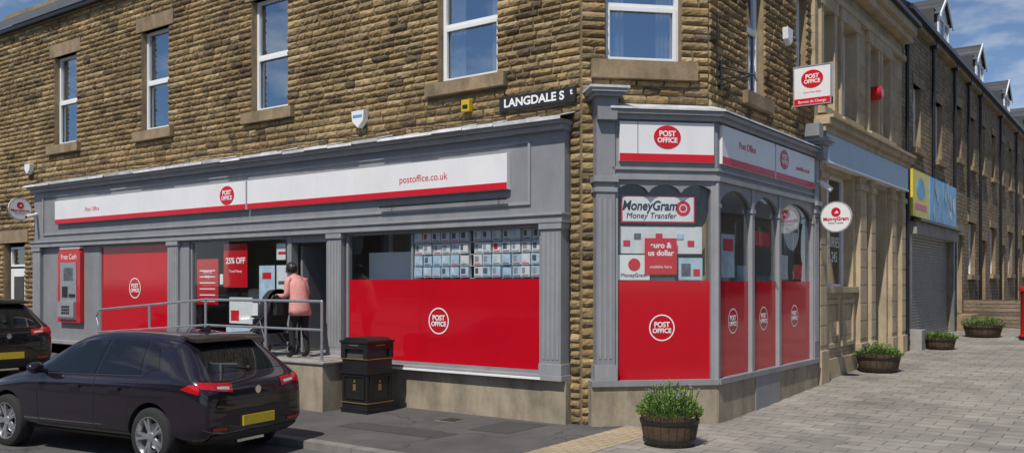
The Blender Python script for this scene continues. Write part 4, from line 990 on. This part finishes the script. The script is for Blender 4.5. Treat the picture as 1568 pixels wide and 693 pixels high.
def head():
    nu,nv=28,20; v=[];f=[]
    for j in range(nv+1):
        ph=math.pi*j/nv
        for i in range(nu):
            th=2*math.pi*i/nu; x=-math.cos(th)*math.sin(ph); y=math.sin(th)*math.sin(ph); z=math.cos(ph)
            rx=.092; ry=.074; rz=.112
            if z<0: ry*=1+.28*z; rx*=(1+.10*z) 
            X=x*rx;Y=y*ry;Z=z*rz
            if x<-.2 and z<-.2: X-=.012*(-z)
            if x>.2 and z<-.3: X-=.03*(-z)
            if x<-.9 and -.35<z<.1: X-=.018*(1-abs(z+.18)/.3) if abs(z+.18)<.3 else 0
            v.append((X,Y,Z))
    for j in range(nv):
        for i in range(nu): f.append((j*nu+i,(j+1)*nu+i,(j+1)*nu+(i+1)%nu,j*nu+(i+1)%nu))
    mb.add(v,f,skin,True,HT)
head()
mb.ball((-.104,0,-.022),(.016,.012,.018),skin,10,8,HT); mb.ball((-.088,0,-.062),(.008,.022,.006),lip,10,6,HT)
for sy in(-1,1):
    mb.ball((-.078,sy*.03,.004),(.012,.014,.009),eyew,10,6,HT); mb.ball((-.089,sy*.03,.004),(.004,.006,.006),hairm,8,6,HT)
    mb.ball((.002,sy*.074,-.01),(.016,.009,.026),skin,10,8,HT)
    mb.ball((-.094,sy*.032,.004),(.006,.026,.019),lens,12,8,HT); mb.cyl(HT@Vector((-.088,sy*.056,.010)),HT@Vector((0,sy*.078,.008)),.003,lens,n=6)
v=[];f=[];nu,nv=28,16
for j in range(nv+1):
    ph=math.pi*j/nv
    for i in range(nu):
        th=2*math.pi*i/nu; x=-math.cos(th)*math.sin(ph); y=math.sin(th)*math.sin(ph); z=math.cos(ph)
        fr=max(0,-x); lim=.30*fr-.62*(1-fr)
        k=1 if z>lim else .80
        v.append((x*.104*k+.012+.003*math.sin(9*th),y*.086*k,z*.120*k+.008))
for j in range(nv):
    for i in range(nu): f.append((j*nu+i,(j+1)*nu+i,(j+1)*nu+(i+1)%nu,j*nu+(i+1)%nu))
mb.add(v,f,hairm,True,HT); mb.ball((.105,0,.0),(.045,.045,.045),hairm,14,10,HT)
BX,BZ=-.40,1.02
for sy in(-1,1):
    py=sy*.16
    pv=[(-.335,py,1.037),(-.365,py,1.048),(-.392,py,1.050)]
    absorb(mb,skinmesh(pv,[(0,1),(1,2)],[(.024,.02),(.036,.014),(.036,.013)],0,1),lambda c:skin)
    for k,(dy,ln) in enumerate(((-.030,.9),(-.010,1.0),(.010,.97),(.029,.8))):
        y=py+dy
        fv=[(BX+.012,y,BZ+.028),(BX-.018*ln,y,BZ+.026),(BX-.030*ln,y,BZ+.002),(BX-.020*ln,y,BZ-.020*ln),(BX-.002,y,BZ-.025*ln)]
        absorb(mb,skinmesh(fv,[(0,1),(1,2),(2,3),(3,4)],[.0095,.009,.0085,.008,.007],0,1),lambda c:skin)
    ty=py-sy*.036
    absorb(mb,skinmesh([(BX+.045,py-sy*.018,BZ+.020),(BX+.028,ty,BZ+.004),(BX+.016,ty-sy*.004,BZ-.018),(BX-.004,ty,BZ-.026)],[(0,1),(1,2),(2,3)],[.012,.0105,.0095,.008],0,1),lambda c:skin)
mb.build('figure',W,sharp=80)
PC=grp('pushchair',(-4.93,-.70,.78),rad(-6)); mb=MB()
fab=M('pushchair_fabric',(.022,.022,.026),.75,var=.4,vs=10,bump=.004,bs=20); tubem=M('pushchair_frame',(.22,.22,.23),.35,metal=.7)
mb.cyl((BX,-.25,BZ),(BX,.25,BZ),.014,plast,n=12)
for sy in(-1,1):
    y=sy*.25
    mb.tube([(BX,y,BZ),(-.66,y,.72),(-1.10,y,.34),(-1.40,y,.14)],.014,tubem)
    mb.tube([(-.80,y,.60),(-.58,y,.16)],.014,tubem); mb.tube([(-.58,y,.16),(-1.36,y,.2)],.011,tubem)
    for wx,r in((-.58,.15),(-1.42,.12)):
        T=Matrix.Translation((wx,sy*.285,r))@Matrix.Rotation(rad(90),4,'X')
        mb.lathe([(r*.78,-.02),(r*.95,-.024),(r,0),(r*.95,.024),(r*.78,.02),(r*.78,-.02)],24,tyre,T)
        mb.lathe([(.001,-.012),(.03,-.014),(.03,.014),(.001,.014)],12,galv,T)
        for k in range(6):
            a=k*math.pi/3; mb.cyl((wx,sy*.285,r),(wx+r*.8*math.cos(a),sy*.285,r+r*.8*math.sin(a)),.006,galv,n=5)
mb.cyl((-.58,-.28,.15),(-.58,.28,.15),.01,tubem,n=8)
def tx(p): return [(-.58+(x+.58)*1.22,z*1.06) for x,z in p]
prof=[(-.58,.92),(-.70,.52),(-.76,.42),(-1.0,.44),(-1.08,.40),(-1.20,.20),(-1.16,.18),(-1.04,.34),(-.98,.38),(-.74,.36),(-.66,.46),(-.53,.90)]
mb.prism(tx(prof),-.20,.20,fab)
for sy in(-1,1): mb.prism(tx([(-.60,.88),(-.72,.46),(-.98,.46),(-.95,.60),(-.78,.68)]),sy*.20-.012,sy*.20+.012,fab)
mb.prism(tx([(-.56,.22),(-.98,.22),(-1.0,.34),(-.58,.36)]),-.2,.2,fab)
mb.cyl((-1.12,-.21,.66),(-1.12,.21,.66),.018,plast,n=10)
v=[];f=[];nu,nv=16,12
for j in range(nv+1):
    a=rad(-12+128*j/nv)
    for i in range(nu+1):
        b=math.pi*i/nu
        rr=.40; y=-.235*math.cos(b); k=math.sin(b)**.6
        v.append((-.66-rr*math.sin(a)*k*.95,y,.74+rr*math.cos(a)*k*1.0+(.012 if j%3==0 else 0)))
for j in range(nv):
    for i in range(nu): f.append((j*(nu+1)+i,j*(nu+1)+i+1,(j+1)*(nu+1)+i+1,(j+1)*(nu+1)+i))
mb.add(v,f,fab,True)
mb.ball((-.90,0,.62),(.14,.13,.11),cardw,12,8)
mb.box(-.50,-.39,-.18,-.05,.70,.94,plast)
mb.build('frame_and_seat',PC,sharp=60)

# ------------------------------------------------------------------ world, sun, camera
S=Vector((.20,-.98,0)).normalized(); el=rad(55)
S=Vector((S.x*math.cos(el),S.y*math.cos(el),math.sin(el)))
w=bpy.data.worlds.new('World'); scene.world=w; w.use_nodes=True; N=w.node_tree.nodes; L=w.node_tree.links
bg=N['Background']; sky=N.new('ShaderNodeTexSky'); sky.sky_type='NISHITA'; sky.sun_disc=False; sky.sun_elevation=el; sky.sun_rotation=math.atan2(S.x,S.y); sky.air_density=.8; sky.dust_density=.1; sky.ozone_density=4
tc=N.new('ShaderNodeTexCoord'); mp=N.new('ShaderNodeMapping'); mp.inputs['Scale'].default_value=(1,1,2.4); mp.inputs['Location'].default_value=(.9,.4,0); L.new(tc.outputs['Generated'],mp.inputs[0])
n=N.new('ShaderNodeTexNoise'); n.inputs['Scale'].default_value=4.2; n.inputs['Detail'].default_value=10; n.inputs['Roughness'].default_value=.55; L.new(mp.outputs[0],n.inputs['Vector'])
mr=N.new('ShaderNodeMapRange'); mr.inputs[1].default_value=.50; mr.inputs[2].default_value=.66; mr.inputs[3].default_value=0; mr.inputs[4].default_value=.85; L.new(n.outputs['Fac'],mr.inputs[0])
mx=N.new('ShaderNodeMix'); mx.data_type='RGBA'; L.new(mr.outputs[0],mx.inputs['Factor']); L.new(sky.outputs[0],mx.inputs['A']); mx.inputs['B'].default_value=(8.0,8.2,8.5,1)
L.new(mx.outputs['Result'],bg.inputs[0]); bg.inputs[1].default_value=.095
sl=bpy.data.lights.new('sun','SUN'); sl.energy=4.1; sl.angle=rad(.53); sl.color=(1,.94,.85); so=bpy.data.objects.new('sun',sl); COL.objects.link(so); so.rotation_euler=(-S).to_track_quat('-Z','Y').to_euler(); so.location=(0,0,30)
cd=bpy.data.cameras.new('camera'); cam=bpy.data.objects.new('camera',cd); COL.objects.link(cam); scene.camera=cam
cam.location=(6.747,-10.712,2.0); cam.rotation_euler=(rad(90),0,rad(36.02)); cd.sensor_width=36; cd.lens=31.45; cd.shift_y=.0564; cd.clip_end=2000; cd.clip_start=.1
scene.view_settings.view_transform='Standard'; scene.view_settings.look='None'; scene.view_settings.exposure=0
